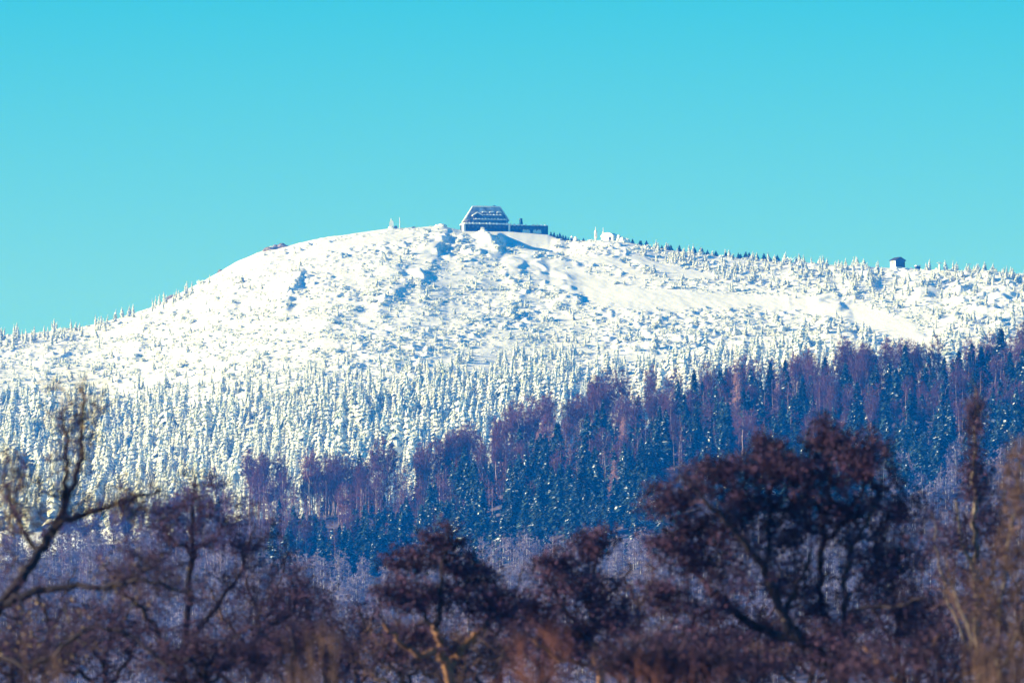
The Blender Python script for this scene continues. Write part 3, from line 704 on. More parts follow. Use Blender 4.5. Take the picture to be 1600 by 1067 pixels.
# gabled hut on the eastern crest
Dh = float(Ds(1400)) - 14; lc = at(1399.5, 418, Dh); ROT = R(35); hh = PX * Dh
root = empty('gabled_hut', lc, ROT, label='small gabled mountain hut with one sunlit white side and dark front', cat='hut')
w, dp, ez, az = 15 * hh / math.cos(ROT), 8 * hh / math.sin(ROT), 11.6 * hh, 15.8 * hh
b = MB(); b.add([(0, 0, -2), (w, 0, -2), (w, 0, ez), (w / 2, 0, az), (0, 0, ez), (0, dp, -2), (w, dp, -2), (w, dp, ez), (w / 2, dp, az), (0, dp, ez)], [(0, 1, 2, 4), (6, 5, 9, 7), (1, 6, 7, 2)])
b.add([(0, 0, ez), (w, 0, ez), (w / 2, 0, az)], [(0, 1, 2)]); b.add([(0, dp, ez), (w / 2, dp, az), (w, dp, ez)], [(0, 1, 2)]); b.build('wall', M_WOODU, root)
b = MB(); b.box(-.12, 0.02, 0.05, dp - .05, -2, ez - .1); b.build('sunlit_side_wall', M_RIME, root)  # white rime colour carries the brightness of the sunlit side
b = MB(); 
for yy in (dp * .3, dp * .6): b.box(-.18, -.10, yy - .45, yy + .45, 2.4, 3.8)
b.build('window', M_GLASS, root)
b = MB()
for xe in (-.5, w + .5):
    b.add([(xe, -.5, ez - .3), (w / 2, -.5, az), (w / 2, dp + .5, az), (xe, dp + .5, ez - .3), (xe, -.5, ez + .2), (w / 2, -.5, az + .5), (w / 2, dp + .5, az + .5), (xe, dp + .5, ez + .2)], [(0, 3, 2, 1), (4, 5, 6, 7), (0, 1, 5, 4), (1, 2, 6, 5), (2, 3, 7, 6), (3, 0, 4, 7)])
b.build('roof', M_WOODU, root)
b = MB(); b.box(-.3, w + .2, -.7, -.05, -.6, .35, top=.9); b.build('snow_sill', M_SNOW, root)
lc = on_ground(1437, float(Ds(1437)) - 12, .3)
root = empty('lift_shed', lc, R(20), label='tiny dark shed with snow roof east of the gabled hut', cat='shed')
b = MB(); b.box(-1.3, 1.3, 0, 2.4, -.5, 2.3); b.build('wall', M_WOOD, root)
b = MB(); b.box(-1.6, 1.6, -.3, 2.7, 2.3, 2.9, top=.85); b.build('roof', M_SNOW, root)
for px_, py_, hp_, lab in ((1470, 438, 19, 'rimed lift pylon close to the gabled hut'), (1553, 464, 24, 'taller rimed lift pylon down the slope by the snow hollow'), (1516, 432, 15, 'short rimed lift pylon between the two larger ones')):
    Dp = float(D_mtn(px_, py_)); lc = on_ground(px_, Dp, .3); hh = hp_ * PX * Dp
    root = empty('lift_pylon', lc, R(25), label=lab, cat='pylon', group='lift pylons')
    b = MB(); b.tube([(0, 0, -.5), (0, 0, hh * .5), (0, 0, hh)], (.42, .36, .28), 7); b.build('post', M_RIME, root)
    b = MB(); b.box(-1.7, 1.7, -.25, .25, hh - .1, hh + .35, top=.9); b.build('crossarm', M_RIME, root)
for i, (xa, ya, xb, yb, lab) in enumerate(((1440, 430, 1500, 433, 'rimed rail fence nearest the gabled hut'), (1442, 437, 1490, 439, 'rimed rail fence one row below the gabled hut'), (1500, 446, 1552, 449, 'rimed rail fence leading to the taller pylon'))):
    A_ = on_ground(xa, float(D_mtn(xa, ya))); B_ = on_ground(xb, float(D_mtn(xb, yb)))
    root = empty('snow_fence', A_, label=lab, cat='fence', group='snow fences'); k = 9
    P = []
    for j in range(k):
        q = A_ + (B_ - A_) * j / (k - 1); q[2] = float(height(q[0], q[1])); P.append(q - A_)
        b = MB(); b.tube([P[-1] + (0, 0, -.4), P[-1] + (0, 0, 1.9)], (.16, .14), 5); b.build('post', M_RIME, root)
    for z_ in (0.9, 1.7):
        b = MB(); b.tube([p + np.array((0, 0, z_)) for p in P], [.17] * k, 5); b.build('rail', M_RIME, root)

# ================================================================== WOODED RIDGE
def rspot(xv, d):
    reg = ['at its west end', 'below the western skyline', 'by the lone dark spruces', 'below the stone marker', 'below the lodge', 'below the domed hut', 'below the piste foot', 'below the gabled hut', 'at its east end'][int(np.searchsorted([150, 380, 560, 720, 900, 1060, 1280, 1470], xv))]
    return ['on the ridge line', 'high on the ridge', 'halfway down the ridge', 'at the ridge foot'][int(np.searchsorted([14, 60, 130], d))] + ' ' + reg
bare = [make_tree('bare_tree', *bare_tree(100 + s, slim=[.17, .13, .15, .19, .12, .16, .14, .18][s], lo=[.42, .5, .45, .4, .55, .36, .5, .38][s], fork=s % 2 == 0, n_att=170, tw=8, tr=.013, rtw=.00125), M_BEECH, M_TWIG) for s in range(8)]
dsp = [make_tree('dark_spruce', *dark_spruce(200 + s, [.03, .05, .12, .20, .10][s], [.19, .22, .21, .24, .18][s]), M_BARK, [M_DARKN, M_SNOWB]) for s in range(5)]
lrc = [make_tree('larch', *larch(300 + s), M_BEECH, M_LARCH) for s in range(2)]
def put(kind, xv, yv, hp_, jit=0):
    D_ = float(D_rdg(xv, yv)); lc = on_ground(xv, D_, .3); hm_ = hp_ * PX * D_; d_ = yv - float(yr(xv)); w_ = rspot(xv, d_)
    hw = 'tall' if hm_ > 21 else ('middling' if hm_ > 15 else 'short'); sw = rng.uniform(.9, 1.2)
    if kind == 'bare':
        i = int(rng.integers(8)); fk = 'forked' if i % 2 == 0 else 'straight'
        return place(bare[i], lc, (hm_ * sw, hm_ * sw, hm_), rng.random() * 6.28, label=f'{hw} {fk} leafless tree {w_}', cat='tree', group=f'{hw} {fk} leafless trees {w_}')
    if kind == 'spruce':
        i = int(rng.integers(5)); sn = 'snow-flecked' if i in (2, 3) else 'dark'
        return place(dsp[i], lc, (hm_ * sw, hm_ * sw, hm_), rng.random() * 6.28, label=f'{hw} {sn} spruce {w_}', cat='spruce', group=f'{hw} {sn} spruces {w_}')
    i = int(rng.integers(2))
    return place(lrc[i], lc, hm_, rng.random() * 6.28, label=f'{hw} pinkish bare larch {w_}', cat='larch', group=f'{hw} pinkish larches {w_}')
# spruces picked out in the photograph: x, foot y, height px
SPR = [(510, 792, 92), (520, 795, 80), (561, 806, 100), (572, 815, 88), (592, 868, 76), (610, 880, 72), (488, 868, 62), (505, 880, 70), (436, 838, 60), (530, 878, 60), (640, 856, 60), (668, 850, 66), (600, 812, 40), (690, 800, 78), (725, 790, 78), (740, 800, 84),
    (780, 778, 82), (800, 800, 70), (840, 790, 78), (905, 740, 66), (925, 722, 58), (1000, 712, 66), (1026, 722, 74), (1070, 705, 92), (1078, 720, 74), (1108, 690, 86), (1120, 700, 80), (1170, 690, 84), (1190, 690, 80), (1255, 664, 84), (1270, 680, 70),
    (1300, 664, 70), (1330, 660, 84), (1390, 640, 78), (1416, 640, 108), (1425, 656, 96), (1452, 640, 96), (1460, 660, 90), (1490, 640, 90), (1500, 622, 78), (1545, 612, 70), (1566, 612, 106), (1580, 640, 96), (1600, 640, 100), (210, 800, 52), (196, 806, 44), (140, 842, 52), (160, 836, 48), (395, 800, 40)]
for p_ in SPR: put('spruce', *p_)
for p_ in ((1152, 692, 112), (1145, 700, 70), (975, 738, 92), (842, 756, 86), (865, 745, 70), (1216, 660, 66), (960, 800, 84), (1300, 655, 60)): put('larch', *p_)
# dark spruces filling the face
def dmax(x): return np.interp(x, [400, 520, 700, 1000, 1300, 1450, 1640], [86, 100, 130, 195, 215, 160, 125])
cnt = 0
while cnt < 150:
    xv = rng.uniform(420, 1640); d_ = 18 + (dmax(xv) - 18) * rng.random()
    if xv < 680 and d_ < 70: continue
    if fbm(np.array([xv / 70]), np.array([d_ / 50]), 2, 61)[0] < 0.42: continue
    put('spruce', xv, float(yr(xv)) + d_, rng.uniform(56, 100)); cnt += 1
for p_ in [(1060, 668, 76), (1085, 660, 84), (1105, 655, 74), (1135, 652, 80), (1160, 650, 84), (1205, 645, 80), (1228, 640, 84), (1290, 634, 78), (1350, 628, 82), (1370, 626, 76), (1520, 614, 84), (1535, 612, 78), (700, 772, 96), (660, 782, 88), (250, 842, 50), (300, 836, 54), (340, 828, 56)]: put('spruce', *p_)
cnt = 0
while cnt < 280:
    xv = rng.uniform(-30, 1640); r_ = rng.random()
    d_ = rng.uniform(-4, 16) if r_ < .55 else rng.uniform(10, 90)
    hp_ = rng.uniform(70, 112) if xv < 1000 else rng.uniform(66, 98)
    if xv < 420: hp_ *= np.interp(xv, [-30, 420], [.55, 1]); d_ += 4
    put('bare', xv, float(yr(xv)) + d_, hp_ * (1.05 if d_ < 20 else .92)); cnt += 1
def arr2(T, C):
    V1, F1, M1 = T.arrays(); V2, F2, M2 = C.arrays()
    return np.concatenate([V1, V2]), {k: np.concatenate([F1[k], F2[k] + len(V1)]) for k in (3, 4)}, {k: np.concatenate([M1[k], M2[k] + 1]) for k in (3, 4)}
# the uncounted thicket of thin bare trees between and behind them
thin = [arr2(*bare_tree(400 + s, slim=.13, lo=.35, n_att=36, tw=5, tr=.008, rtw=.0016)) for s in range(4)]
n = 1150; xv = rng.uniform(-60, 1660, n); d_ = rng.uniform(-8, 1, n) + 100 * rng.random(n) ** 1.7; kp = rng.random(n) < np.where(d_ < 12, 1.0, np.interp(xv, [900, 1200], [1, .45])); xv, d_ = xv[kp], d_[kp]; n = len(xv); yv = yr(xv) + d_
D = D_rdg(xv, yv); X = Xat(xv, D); Z = height(X, D) - .3; hm = rng.uniform(34, 84, n) * PX * D * np.interp(xv, [-60, 450], [.6, 1])
o = scatter(thin, np.stack([X, D, Z], 1), np.stack([hm * 1.1, hm], 1), rng.random(n) * 6.28, rng.integers(0, 4, n), 'bare_thicket', [M_BEECH, M_TWIG])
o['kind'] = 'stuff'
n = 620; xv = rng.uniform(400, 1660, n); d_ = 14 + (dmax(xv) - 14) * rng.random(n)
kp = ((xv > 690) | (d_ > 60)) & (fbm(xv / 60, d_ / 40, 2, 63) > .36); xv, d_ = xv[kp], d_[kp]; n = len(xv)
D = D_rdg(xv, yr(xv) + d_); X = Xat(xv, D); Z = height(X, D) - .3; hm = rng.uniform(40, 94, n) * PX * D
dk = [arr2(*dark_spruce(250 + s, [.04, .1, .16][s], [.25, .29, .23][s])) for s in range(3)]
for t_ in dk:                                        # trunk 0, needles 1, branch snow 2
    pass
o2 = scatter(dk, np.stack([X, D, Z], 1), np.stack([hm, hm], 1), rng.random(n) * 6.28, rng.integers(0, 3, n), 'dark_spruce_forest', [M_BARK, M_DARKN, M_SNOWB])
tag(o2, 'dense dark blue-green spruce forest covering the face of the near ridge', 'forest', kind='stuff')
tag(o, 'dense purple-brown thicket of thin leafless trees filling the ridge wood', 'thicket', kind='stuff')

# frosted birches at the foot of the ridge
fb = [make_tree('frosted_birch', *bare_tree(500 + s, slim=[.17, .2, .15, .22][s], lo=.25, n_att=110, tw=8, tr=.012, droop=.2, rtw=.0042), M_BIRCH, M_FROSTW) for s in range(4)]
def bspot(xv, yv):
    reg = ['behind the leaning dark tree', 'behind the broad twiggy tree', 'left of the V-forked tree', 'behind the V-forked tree', 'between the forked and slender alders', 'behind the great spreading tree', 'beside the cream-barked poplar'][int(np.searchsorted([150, 430, 600, 780, 1000, 1430], xv))]
    return ('upper' if yv < 950 else ('middle' if yv < 1010 else 'lower')) + ' slope ' + reg
for k in range(230):
    xv = rng.uniform(-20, 1620); yv = rng.uniform(885, 1110)
    lo_ = 935 if 430 < xv < 1000 else (900 if xv < 430 else 800)
    if xv < 430: lo_ = float(yr(xv)) + 6
    yv = rng.uniform(lo_, 1110) if xv < 1380 else rng.uniform(740, 1080)
    D_ = float(D_rdg(xv, yv)); lc = on_ground(xv, D_, .3); hm_ = rng.uniform(38, 78) * PX * D_
    hw = 'tall' if hm_ > 11.5 else 'short'; w_ = bspot(xv, yv)
    place(fb[int(rng.integers(4))], lc, hm_, rng.random() * 6.28, label=f'{hw} pale frosted birch on the {w_}', cat='birch', group=f'{hw} frosted birches on the {w_}')
ft = [arr2(*bare_tree(600 + s, slim=.2, lo=.2, n_att=50, tw=8, tr=.010, rtw=.006)) for s in range(3)]
n = 2600; xv = rng.uniform(-60, 1660, n); yv = np.where(xv < 1380, rng.uniform(0, 1, n) * 230 + np.where((xv > 400) & (xv < 1380), yr(xv) + dmax(xv) - 8, np.where(xv <= 430, yr(xv) + 10, 820)), rng.uniform(720, 1120, n))
D = D_rdg(xv, yv); X = Xat(xv, D); Z = height(X, D) - .3; hm = rng.uniform(22, 58, n) * PX * D
o = scatter(ft, np.stack([X, D, Z], 1), np.stack([hm * 1.2, hm], 1), rng.random(n) * 6.28, rng.integers(0, 3, n), 'frosted_undergrowth', [M_BIRCH, M_FROSTW])
tag(o, 'pale lavender frosted undergrowth between the birches', 'undergrowth', kind='stuff')

# ================================================================== NEAR TREES
def near_tree(name, label, cat, D, limbs, blobs, n_att, seed, bark, twm, leafm=None, leaves=0, tw=5, twl=0.45, rt=0.006, up=.35, leaf=0.035, spread=.22, group=None, bend=.35, flat=1.0, low=None):
    """limbs: polylines of (x px, y px, depth offset m, radius px); blobs: crown lobes (x, y, rx, ry, share)"""
    r = np.random.default_rng(seed); q = PX * D
    base = np.array((Xat(limbs[0][0][0], D), D, float(height(Xat(limbs[0][0][0], D), D))))
    root = empty(name, base, label=label, cat=cat, group=group)
    LP = []; T = MB()
    for pl in limbs:
        pts = np.array([at(x_, y_, D + dd) for x_, y_, dd, rr in pl]) - base; rad = np.array([rr * q for *_, rr in pl])
        t = np.linspace(0, 1, len(pl)); tt = np.linspace(0, 1, (len(pl) - 1) * 5 + 1)
        P = np.stack([np.interp(tt, t, pts[:, i]) for i in range(3)], 1)
        for _ in range(2): P[1:-1] = (P[:-2] + 2 * P[1:-1] + P[2:]) / 4
        P[1:-1] += r.normal(0, .030, P[1:-1].shape) * (q / .0133)
        T.tube(P, np.interp(tt, t, rad), 8); LP.append(P)
    if low:                                              # sunlit orange put into the bark below this height, dark above
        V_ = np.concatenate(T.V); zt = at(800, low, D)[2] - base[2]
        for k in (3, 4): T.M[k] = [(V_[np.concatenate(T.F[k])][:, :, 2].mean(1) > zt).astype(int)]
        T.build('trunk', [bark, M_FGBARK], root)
    else: T.build('trunk', bark, root)
    A = np.concatenate([ell(r, max(3, int(n_att * s_)), at(x_, y_, D + r.normal(0, 1.0) * rx_ * q * .3) - base, (rx_ * q, max(rx_, ry_) * q * .8, ry_ * q), .5) for x_, y_, rx_, ry_, s_ in blobs])
    rt = rt * 1.5
    P0, P1, c0, c1, Pn, lim = grow(r, LP, A, .22, bend, up * .4)
    B = MB(); B.prisms(P0, P1, rt * c0 ** .52, rt * c1 ** .52, 4)
    cen = A.mean(0) - np.array((0, 0, A[:, 2].std()))
    tips = np.concatenate([A, P1[::2]])
    a_, e_ = twigs(r, tips, tw, twl, up, cen, .7); B.prisms(a_, e_, rt * .75, rt * .3, 3)
    zlow = at(800, 1090, D)[2] - base[2]
    LN = np.concatenate(LP); LN = LN[LN[:, 2] > zlow]
    for _ in range(2):                                   # side shoots along the limbs, forking once
        a_, e_ = twigs(r, LN, 2, twl * 1.9, up); B.prisms(a_, e_, rt * 1.2, rt * .6, 3)
        k_ = (a_ + e_) / 2; a_, e_ = twigs(r, k_, 2, twl * .9, up); B.prisms(a_, e_, rt * .6, rt * .25, 3)
    B.build('branches', twm, root)
    if leaves:
        Lf = MB(); C = np.repeat(A + r.normal(0, .04, A.shape), leaves, axis=0); C = C + r.normal(0, 1, C.shape) * np.array((spread, spread, spread * flat))
        big = r.uniform(.6, 1.4, (len(C), 1)) * leaf
        u = r.normal(size=C.shape); u /= np.linalg.norm(u, axis=1, keepdims=True); w = np.cross(u, r.normal(size=C.shape)); w /= np.linalg.norm(w, axis=1, keepdims=True)
        Lf.quads(C, u * big, w * big * .6); Lf.build('dry_leaves', leafm, root)
    return root

near_tree('leaning_tree', 'dark leaning tree with long bare limbs and olive buds', 'tree', 170,
    [[(-160, 1900, 0, 14), (-110, 1200, 0, 13), (-40, 1000, 0, 11), (0, 945, 0, 9.5), (30, 908, 0, 8.5), (62, 860, .3, 8), (92, 812, .4, 7), (108, 770, .4, 5), (124, 725, .5, 4.5), (131, 660, .6, 3.5), (128, 605, .6, 2)],
     [(0, 945, 0, 7.5), (45, 925, -.3, 6.5), (110, 916, -.5, 5), (180, 914, -.8, 4), (235, 905, -1, 3), (290, 925, -1, 2)], [(80, 830, .4, 6), (110, 806, .1, 5.5), (160, 796, 0, 4), (210, 775, 0, 3), (250, 764, 0, 1.8)],
     [(95, 805, .4, 4.5), (103, 750, .2, 4), (104, 700, .1, 3), (98, 650, 0, 2)], [(60, 862, .3, 4.5), (20, 800, .5, 3), (5, 740, .6, 2)], [(-40, 1000, 0, 5), (40, 1045, -.5, 4.5), (90, 1020, -.6, 4), (140, 975, -.8, 3), (200, 985, -.9, 3), (260, 1040, -1, 3)], [(180, 914, -.8, 3), (225, 890, -.6, 2.5), (250, 875, -.6, 1.5)]],
    [(118, 665, 60, 85, .12), (60, 760, 60, 70, .12), (15, 800, 45, 110, .2), (190, 790, 70, 40, .14), (215, 905, 80, 45, .16), (60, 990, 120, 70, .2)], 380, 1, M_FGBARK, M_FGTWIG, M_OLIVE, 6, tw=4, twl=.30, rt=.0042, leaf=.022, spread=.13)
near_tree('twiggy_tree', 'broad twiggy purple tree with a slim upright trunk', 'tree', 205,
    [[(285, 1700, 0, 9), (282, 1100, 0, 8), (284, 1030, 0, 7), (296, 950, .2, 5.5), (300, 870, .3, 4.5), (302, 800, .3, 3), (306, 745, .3, 1.5)], [(284, 1040, 0, 6), (250, 1000, -.3, 5), (225, 955, -.5, 4), (190, 920, -.7, 3), (160, 880, -.8, 1.5)],
     [(286, 1010, 0, 5), (330, 960, .5, 4), (372, 900, .8, 3), (395, 830, 1, 1.6)], [(250, 1090, 0, 6), (330, 1050, .3, 5), (400, 1000, .4, 4), (460, 950, .5, 2.5)], [(300, 870, .3, 3), (260, 830, .1, 2), (240, 790, 0, 1.2)]],
    [(305, 800, 85, 75, .24), (235, 880, 90, 75, .2), (390, 860, 95, 75, .24), (300, 960, 150, 90, .2), (440, 950, 90, 80, .16), (180, 970, 70, 70, .08)], 520, 2, M_FGBARK, M_FGTWIG, M_LEAF, 16, tw=3, twl=.32, rt=.0042, leaf=.020, spread=.10)
near_tree('forked_tree', 'dark tree with an orange-lit V-shaped fork and dry leaf tufts', 'tree', 190,
    [[(702, 1700, 0, 11), (702, 1100, 0, 9), (701, 1050, 0, 8), (690, 1010, -.2, 6.5), (682, 985, -.3, 5.5), (688, 940, -.4, 4), (690, 890, -.4, 3), (700, 830, -.4, 1.5)], [(701, 1050, 0, 7), (712, 1020, .2, 6), (735, 1000, .4, 5), (765, 970, .6, 4), (790, 930, .7, 2.5)],
     [(690, 1010, -.2, 5.5), (655, 1030, -.6, 5), (620, 1000, -.8, 3.5), (590, 960, -.9, 2)], [(682, 985, -.3, 4), (650, 940, 0, 3), (620, 900, .1, 1.6)]],
    [(690, 850, 40, 38, .12), (640, 880, 60, 26, .12), (735, 890, 55, 28, .14), (620, 930, 60, 30, .14), (700, 930, 85, 34, .2), (780, 950, 50, 40, .12), (640, 1000, 60, 40, .12)], 400, 3, M_FGORANGE, M_FGTWIG, M_LEAF, 28, tw=3, twl=.22, rt=.0040, leaf=.025, spread=.11, flat=.7, low=978)
near_tree('slender_alder', 'slender dark alder between the forked and the spreading tree', 'alder', 200,
    [[(932, 1700, 0, 9), (936, 1060, 0, 6.5), (925, 1000, 0, 5.5), (922, 940, .1, 4.5), (928, 880, .2, 3), (935, 830, .2, 1.5)], [(925, 1010, 0, 4.5), (890, 960, -.4, 3.5), (860, 910, -.6, 2)], [(922, 945, .1, 3.5), (965, 920, .4, 2.5), (985, 880, .6, 1.5)], [(936, 1050, 0, 4), (860, 1020, -.4, 3), (815, 985, -.6, 2)]],
    [(930, 855, 45, 32, .14), (870, 880, 50, 30, .14), (905, 920, 75, 38, .2), (830, 950, 50, 40, .14), (965, 960, 45, 46, .14), (890, 1000, 90, 40, .24)], 400, 4, M_FGORANGE, M_FGTWIG, M_LEAF, 28, tw=3, twl=.22, rt=.0040, leaf=.025, spread=.11, flat=.75, low=1000)
near_tree('spreading_tree', 'great spreading tree with dense dark dry-leaf tufts', 'tree', 180,
    [[(1330, 1800, 0, 22), (1320, 1120, 0, 17), (1300, 1040, 0, 13), (1255, 1000, -.2, 9.5), (1222, 965, -.4, 8), (1208, 920, -.5, 7), (1196, 885, -.5, 6), (1165, 850, -.7, 5), (1125, 805, -.9, 4), (1090, 770, -1, 2.5), (1060, 745, -1, 1.5)],
     [(1255, 1000, -.2, 8), (1190, 985, .2, 7), (1140, 950, .4, 6.5), (1110, 925, .5, 5), (1085, 880, .6, 4), (1050, 840, .7, 2.5)], [(1196, 885, -.5, 4.5), (1200, 840, -.2, 4), (1205, 780, 0, 3.2), (1212, 720, .1, 1.8)],
     [(1320, 1060, 0, 10), (1285, 960, .5, 6), (1282, 910, .6, 5.5), (1284, 860, .7, 5), (1290, 810, .8, 4), (1300, 740, .9, 2.5), (1285, 690, .9, 1.4)], [(1320, 1080, 0, 11), (1316, 1000, -.3, 7), (1322, 950, -.4, 5.5), (1318, 900, -.4, 4.5), (1340, 840, -.3, 3.5), (1370, 790, -.2, 2)],
     [(1318, 962, -.4, 4.5), (1345, 950, -.6, 4), (1400, 948, -.8, 3.2), (1450, 935, -1, 2)], [(1222, 965, -.4, 5), (1255, 900, -.6, 3.5), (1270, 850, -.6, 2)], [(1140, 950, .4, 4), (1080, 960, .8, 3), (1030, 935, 1, 2)], [(1284, 860, .7, 3.5), (1330, 800, 1.0, 2.8), (1360, 730, 1.1, 1.5)]],
    [(1290, 690, 34, 38, .06), (1205, 720, 50, 34, .07), (1255, 745, 80, 36, .1), (1345, 720, 66, 50, .1), (1130, 745, 66, 34, .08), (1060, 780, 66, 30, .07), (1160, 790, 60, 34, .07), (1320, 800, 84, 50, .1), (1400, 800, 50, 56, .06), (1040, 850, 46, 40, .05), (1100, 880, 60, 36, .05), (1230, 850, 60, 40, .05), (1370, 880, 80, 60, .08), (1040, 925, 50, 36, .05), (1420, 960, 70, 50, .06), (1180, 1020, 120, 40, .08), (1160, 900, 70, 40, .05), (1270, 960, 90, 44, .06), (1110, 960, 60, 40, .05), (1400, 900, 60, 60, .05), (1240, 800, 60, 40, .05), (1250, 905, 50, 34, .03), (1150, 840, 50, 34, .04), (1095, 830, 46, 30, .04), (1190, 690, 10, 26, .01), (1320, 1010, 90, 46, .05)],
    1150, 5, M_FGBARK, M_FGTWIG, M_LEAF, 26, tw=3, twl=.24, rt=.0036, leaf=.023, spread=.10, flat=.8)
near_tree('cream_poplar', 'tall narrow poplar with a cream-barked stem and upright twigs', 'poplar', 215,
    [[(1530, 1750, 0, 8), (1532, 1060, 0, 6), (1527, 960, 0, 5.5), (1523, 880, 0, 5), (1522, 800, 0, 4.2), (1523, 720, .1, 3.5), (1526, 650, .1, 2), (1524, 605, .1, 1)], [(1527, 960, 0, 4), (1550, 900, .3, 3), (1562, 830, .4, 2), (1570, 760, .4, 1)], [(1525, 900, 0, 3.5), (1503, 850, -.3, 2.6), (1492, 780, -.4, 1.4)], [(1532, 1050, 0, 2.6), (1486, 960, -.6, 2), (1466, 880, -.8, 1.5), (1455, 800, -.8, .8)]],
    [(1524, 660, 16, 50, .1), (1526, 750, 30, 50, .2), (1545, 830, 46, 60, .25), (1475, 860, 46, 80, .25), (1520, 940, 70, 60, .2)], 380, 6, M_FGPALE, M_FGTWIG, M_LEAF, 9, tw=4, twl=.34, rt=.0044, up=1.1, leaf=.026, spread=.13)
near_tree('tan_birch', 'tan twiggy birch with slim upright stems by the poplar', 'birch', 160,
    [[(1575, 1900, 0, 6), (1560, 1060, 0, 3.6), (1562, 960, 0, 3), (1575, 870, .1, 2.4), (1590, 780, .2, 1.6), (1598, 700, .2, 1.2)], [(1560, 1060, 0, 3), (1590, 990, .3, 2.4), (1625, 900, .4, 1.6), (1635, 790, .4, 1.2)], [(1566, 1100, 0, 2.6), (1520, 1010, -.3, 2), (1500, 950, -.4, 1.4), (1478, 880, -.5, 1)]],
    [(1590, 760, 34, 70, .25), (1600, 860, 60, 70, .3), (1540, 930, 60, 70, .25), (1600, 980, 60, 70, .2)], 300, 7, M_FGPALE, M_TANTWIG, M_LEAF, 5, tw=4, twl=.3, rt=.0036, up=.9, leaf=.02, spread=.12)
near_tree('young_alder', 'low purple alder under the left side of the spreading tree', 'alder', 150,
    [[(1050, 1900, 0, 8), (1055, 1090, 0, 6), (1048, 1040, 0, 4.5), (1030, 1000, 0, 3)], [(1055, 1090, 0, 4.5), (1110, 1040, .3, 3.5), (1150, 1010, .4, 2)], [(1055, 1095, 0, 4), (985, 1040, -.3, 3), (955, 1005, -.4, 1.6)]],
    [(1040, 1030, 90, 46, .5), (1150, 1045, 90, 36, .3), (960, 1040, 50, 36, .2)], 200, 8, M_FGBARK, M_FGTWIG, M_CONE, 22, tw=4, twl=.24, rt=.0036, leaf=.022, spread=.13)
near_tree('corner_alder', 'low brown alder in front of the cream poplar foot', 'alder', 145,
    [[(1420, 1900, 0, 8), (1425, 1090, 0, 6), (1440, 1040, 0, 4.5), (1470, 990, 0, 3)], [(1425, 1090, 0, 4.5), (1380, 1040, .3, 3.5), (1350, 1010, .4, 2)], [(1425, 1100, 0, 4), (1520, 1050, -.3, 3), (1560, 1005, -.4, 1.6)]],
    [(1430, 1030, 110, 46, .5), (1540, 1040, 70, 46, .3), (1330, 1050, 60, 30, .2)], 220, 9, M_FGORANGE, M_FGTWIG, M_CONE, 12, tw=3, twl=.24, rt=.0034, leaf=.022, spread=.13)
near_tree('hollow_alder', 'dim purple alder filling the gap left of the forked tree', 'alder', 230,
    [[(520, 1700, 0, 8), (515, 1080, 0, 6), (505, 1020, 0, 5), (480, 960, .2, 3.5), (465, 900, .3, 2)], [(515, 1080, 0, 4.5), (555, 1020, .3, 3.5), (580, 975, .4, 2)]],
    [(470, 930, 60, 50, .35), (440, 1000, 80, 60, .3), (540, 1030, 80, 50, .35)], 330, 10, M_FGBARK, M_FGTWIG, M_LEAF, 9, tw=3, twl=.36, rt=.005, leaf=.026, spread=.16)

# thin-branched alders filling the band between and behind: x, top y, distance, half width px
BAND = [(70, 900, 240, 95), (165, 930, 215, 85), (395, 880, 250, 100), (460, 965, 200, 90), (560, 925, 260, 80), (625, 965, 225, 80), (770, 900, 235, 80), (850, 945, 210, 85), (985, 880, 245, 80), (1075, 965, 220, 90), (1180, 930, 260, 90), (1270, 960, 235, 100), (1400, 870, 225, 90), (1475, 920, 250, 80), (1590, 890, 235, 80), (20, 985, 190, 90), (320, 985, 185, 110), (715, 985, 205, 80)]
NEXT = ['below the leaning tree limbs', 'between the leaning and the twiggy tree', 'just right of the twiggy tree crown', 'in front of the hollow alder', 'right behind the hollow alder', 'left of the V-forked trunk', 'right of the V-forked crown', 'in front of the slender alder', 'between the slender alder and the spreading tree', 'in front of the young alder', 'behind the low limbs of the spreading tree', 'behind the trunk of the spreading tree', 'behind the corner alder', 'left of the cream poplar', 'right of the cream poplar', 'at the foot of the leaning tree', 'at the foot of the twiggy tree', 'at the foot of the V-forked tree']
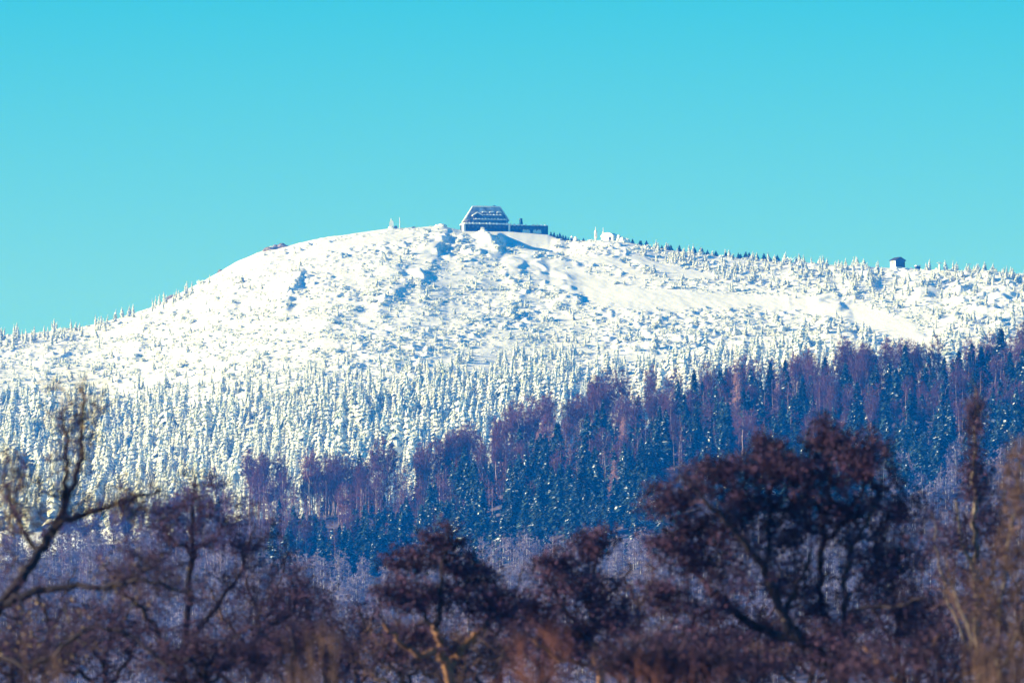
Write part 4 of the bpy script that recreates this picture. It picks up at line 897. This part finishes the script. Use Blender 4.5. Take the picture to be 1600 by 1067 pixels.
for i, (x_, y_, D_, w_) in enumerate(BAND):
    r = np.random.default_rng(900 + i); j = lambda a: float(r.normal(0, a)); hgt = 1067 - y_
    lb = [[(x_ + j(8), 1900, 0, 8), (x_ + j(8), 1120, 0, 6), (x_ + j(6), y_ + hgt * .7, 0, 4.5), (x_ + j(10), y_ + hgt * .4, j(.4), 3.2), (x_ + j(14), y_ + hgt * .12, j(.4), 1.6)]]
    for k in range(4):
        sg = 1 if k % 2 else -1; y0 = y_ + hgt * (1.1 - .2 * k); a_ = w_ * (.9 - .12 * k)
        lb.append([(x_, y0 + 20, 0, 4.5 - .5 * k), (x_ + sg * a_ * .4 + j(6), y0 - hgt * .16 + j(6), j(.5), 3.4 - .4 * k), (x_ + sg * a_ * .75 + j(8), y0 - hgt * .30 + j(10), j(.8), 2.4 - .3 * k), (x_ + sg * a_ + j(8), y0 - hgt * .52 + j(10), j(1), 1.2)])
    near_tree('thin_alder', 'thin-branched purple alder ' + NEXT[i], 'alder', D_, lb, [(x_, y_ + hgt * .35, w_ * .7, hgt * .36, .35), (x_ - w_ * .55, y_ + hgt * .55, w_ * .55, hgt * .36, .25), (x_ + w_ * .55, y_ + hgt * .55, w_ * .55, hgt * .36, .25), (x_, y_ + hgt * .9, w_, hgt * .3, .15)],
        150, 950 + i, M_FGBARK, [M_FGTWIG, M_FGTWIG, M_TANTWIG][i % 3], M_CONE, [18, 26, 14][i % 3], tw=3, twl=.26, rt=.0042, leaf=.021, spread=.10, group='thin-branched alders at the wood edge')

def shrub(name, label, D, x0, x1, ytop, n_st, seed, m):
    r = np.random.default_rng(seed); q = PX * D; cx = (x0 + x1) / 2
    base = np.array((Xat(cx, D), D, float(height(Xat(cx, D), D)))); root = empty(name, base, label=label, cat='willow shrub')
    St = MB(); Tw = MB(); half = (x1 - x0) / 2 * q; zt = at(cx, ytop, D)[2] - base[2]
    for _ in range(n_st):
        b0 = np.array((r.normal(0, half * .35), r.normal(0, half * .35), 0)); tip = np.array((r.uniform(-1, 1) * half, r.uniform(-1, 1) * half * .7, zt * r.uniform(.72, 1.03)))
        k = 7; t = np.linspace(0, 1, k)[:, None]
        P = b0 + (tip - b0) * np.concatenate([t ** 1.5, t ** 1.5, t], 1) + r.normal(0, .02, (k, 3)) * t
        St.prisms(P[:-1], P[1:], np.linspace(.016, .006, k - 1), np.linspace(.014, .004, k - 1), 4)
        a_, e_ = twigs(r, P[3:], 6, .32, 1.8); Tw.prisms(a_, e_, .0035, .0012, 3)
    St.build('stems', m, root); Tw.build('shoots', m, root)
shrub('willow_shrub', 'rust-red willow shrub under the slender alder', 95, 770, 900, 1022, 90, 21, M_RUST)
shrub('willow_shrub', 'tan willow shrub right of the leaning tree foot', 105, 440, 530, 1022, 60, 22, M_TANTWIG)
shrub('willow_shrub', 'brown willow shrub at the lower edge by the leaning tree', 100, -20, 110, 1035, 60, 23, M_TANTWIG)
shrub('willow_shrub', 'wide rust-brown willow shrub between forked tree and spreading tree', 110, 980, 1120, 1050, 70, 24, M_RUST)
shrub('willow_shrub', 'tan willow shrub in the corner under the cream poplar', 100, 1500, 1640, 1010, 90, 25, M_TANTWIG)

# ------------------------------------------------------------------ haze
hz = MB(); hz.box(-1600, 1600, -900, 14500, -140, 640)
m = bpy.data.materials.new('cold haze'); m.use_nodes = True
for nd in list(m.node_tree.nodes):
    if nd.type == 'BSDF_PRINCIPLED': m.node_tree.nodes.remove(nd)
pv = m.node_tree.nodes.new('ShaderNodeVolumePrincipled')
pv.inputs['Color'].default_value = (0.004, 0.21, 1.0, 1); pv.inputs['Density'].default_value = 0.98e-4
pv.inputs['Absorption Color'].default_value = (1, 1, 1, 1)
m.node_tree.links.new(pv.outputs[0], m.node_tree.nodes['Material Output'].inputs['Volume'])
o = hz.build('haze', m); tag(o, 'thin blue winter haze between the trees and the mountain', 'haze', kind='stuff')
print('frosted spruces', n_spruce, 'objects', len(bpy.data.objects))
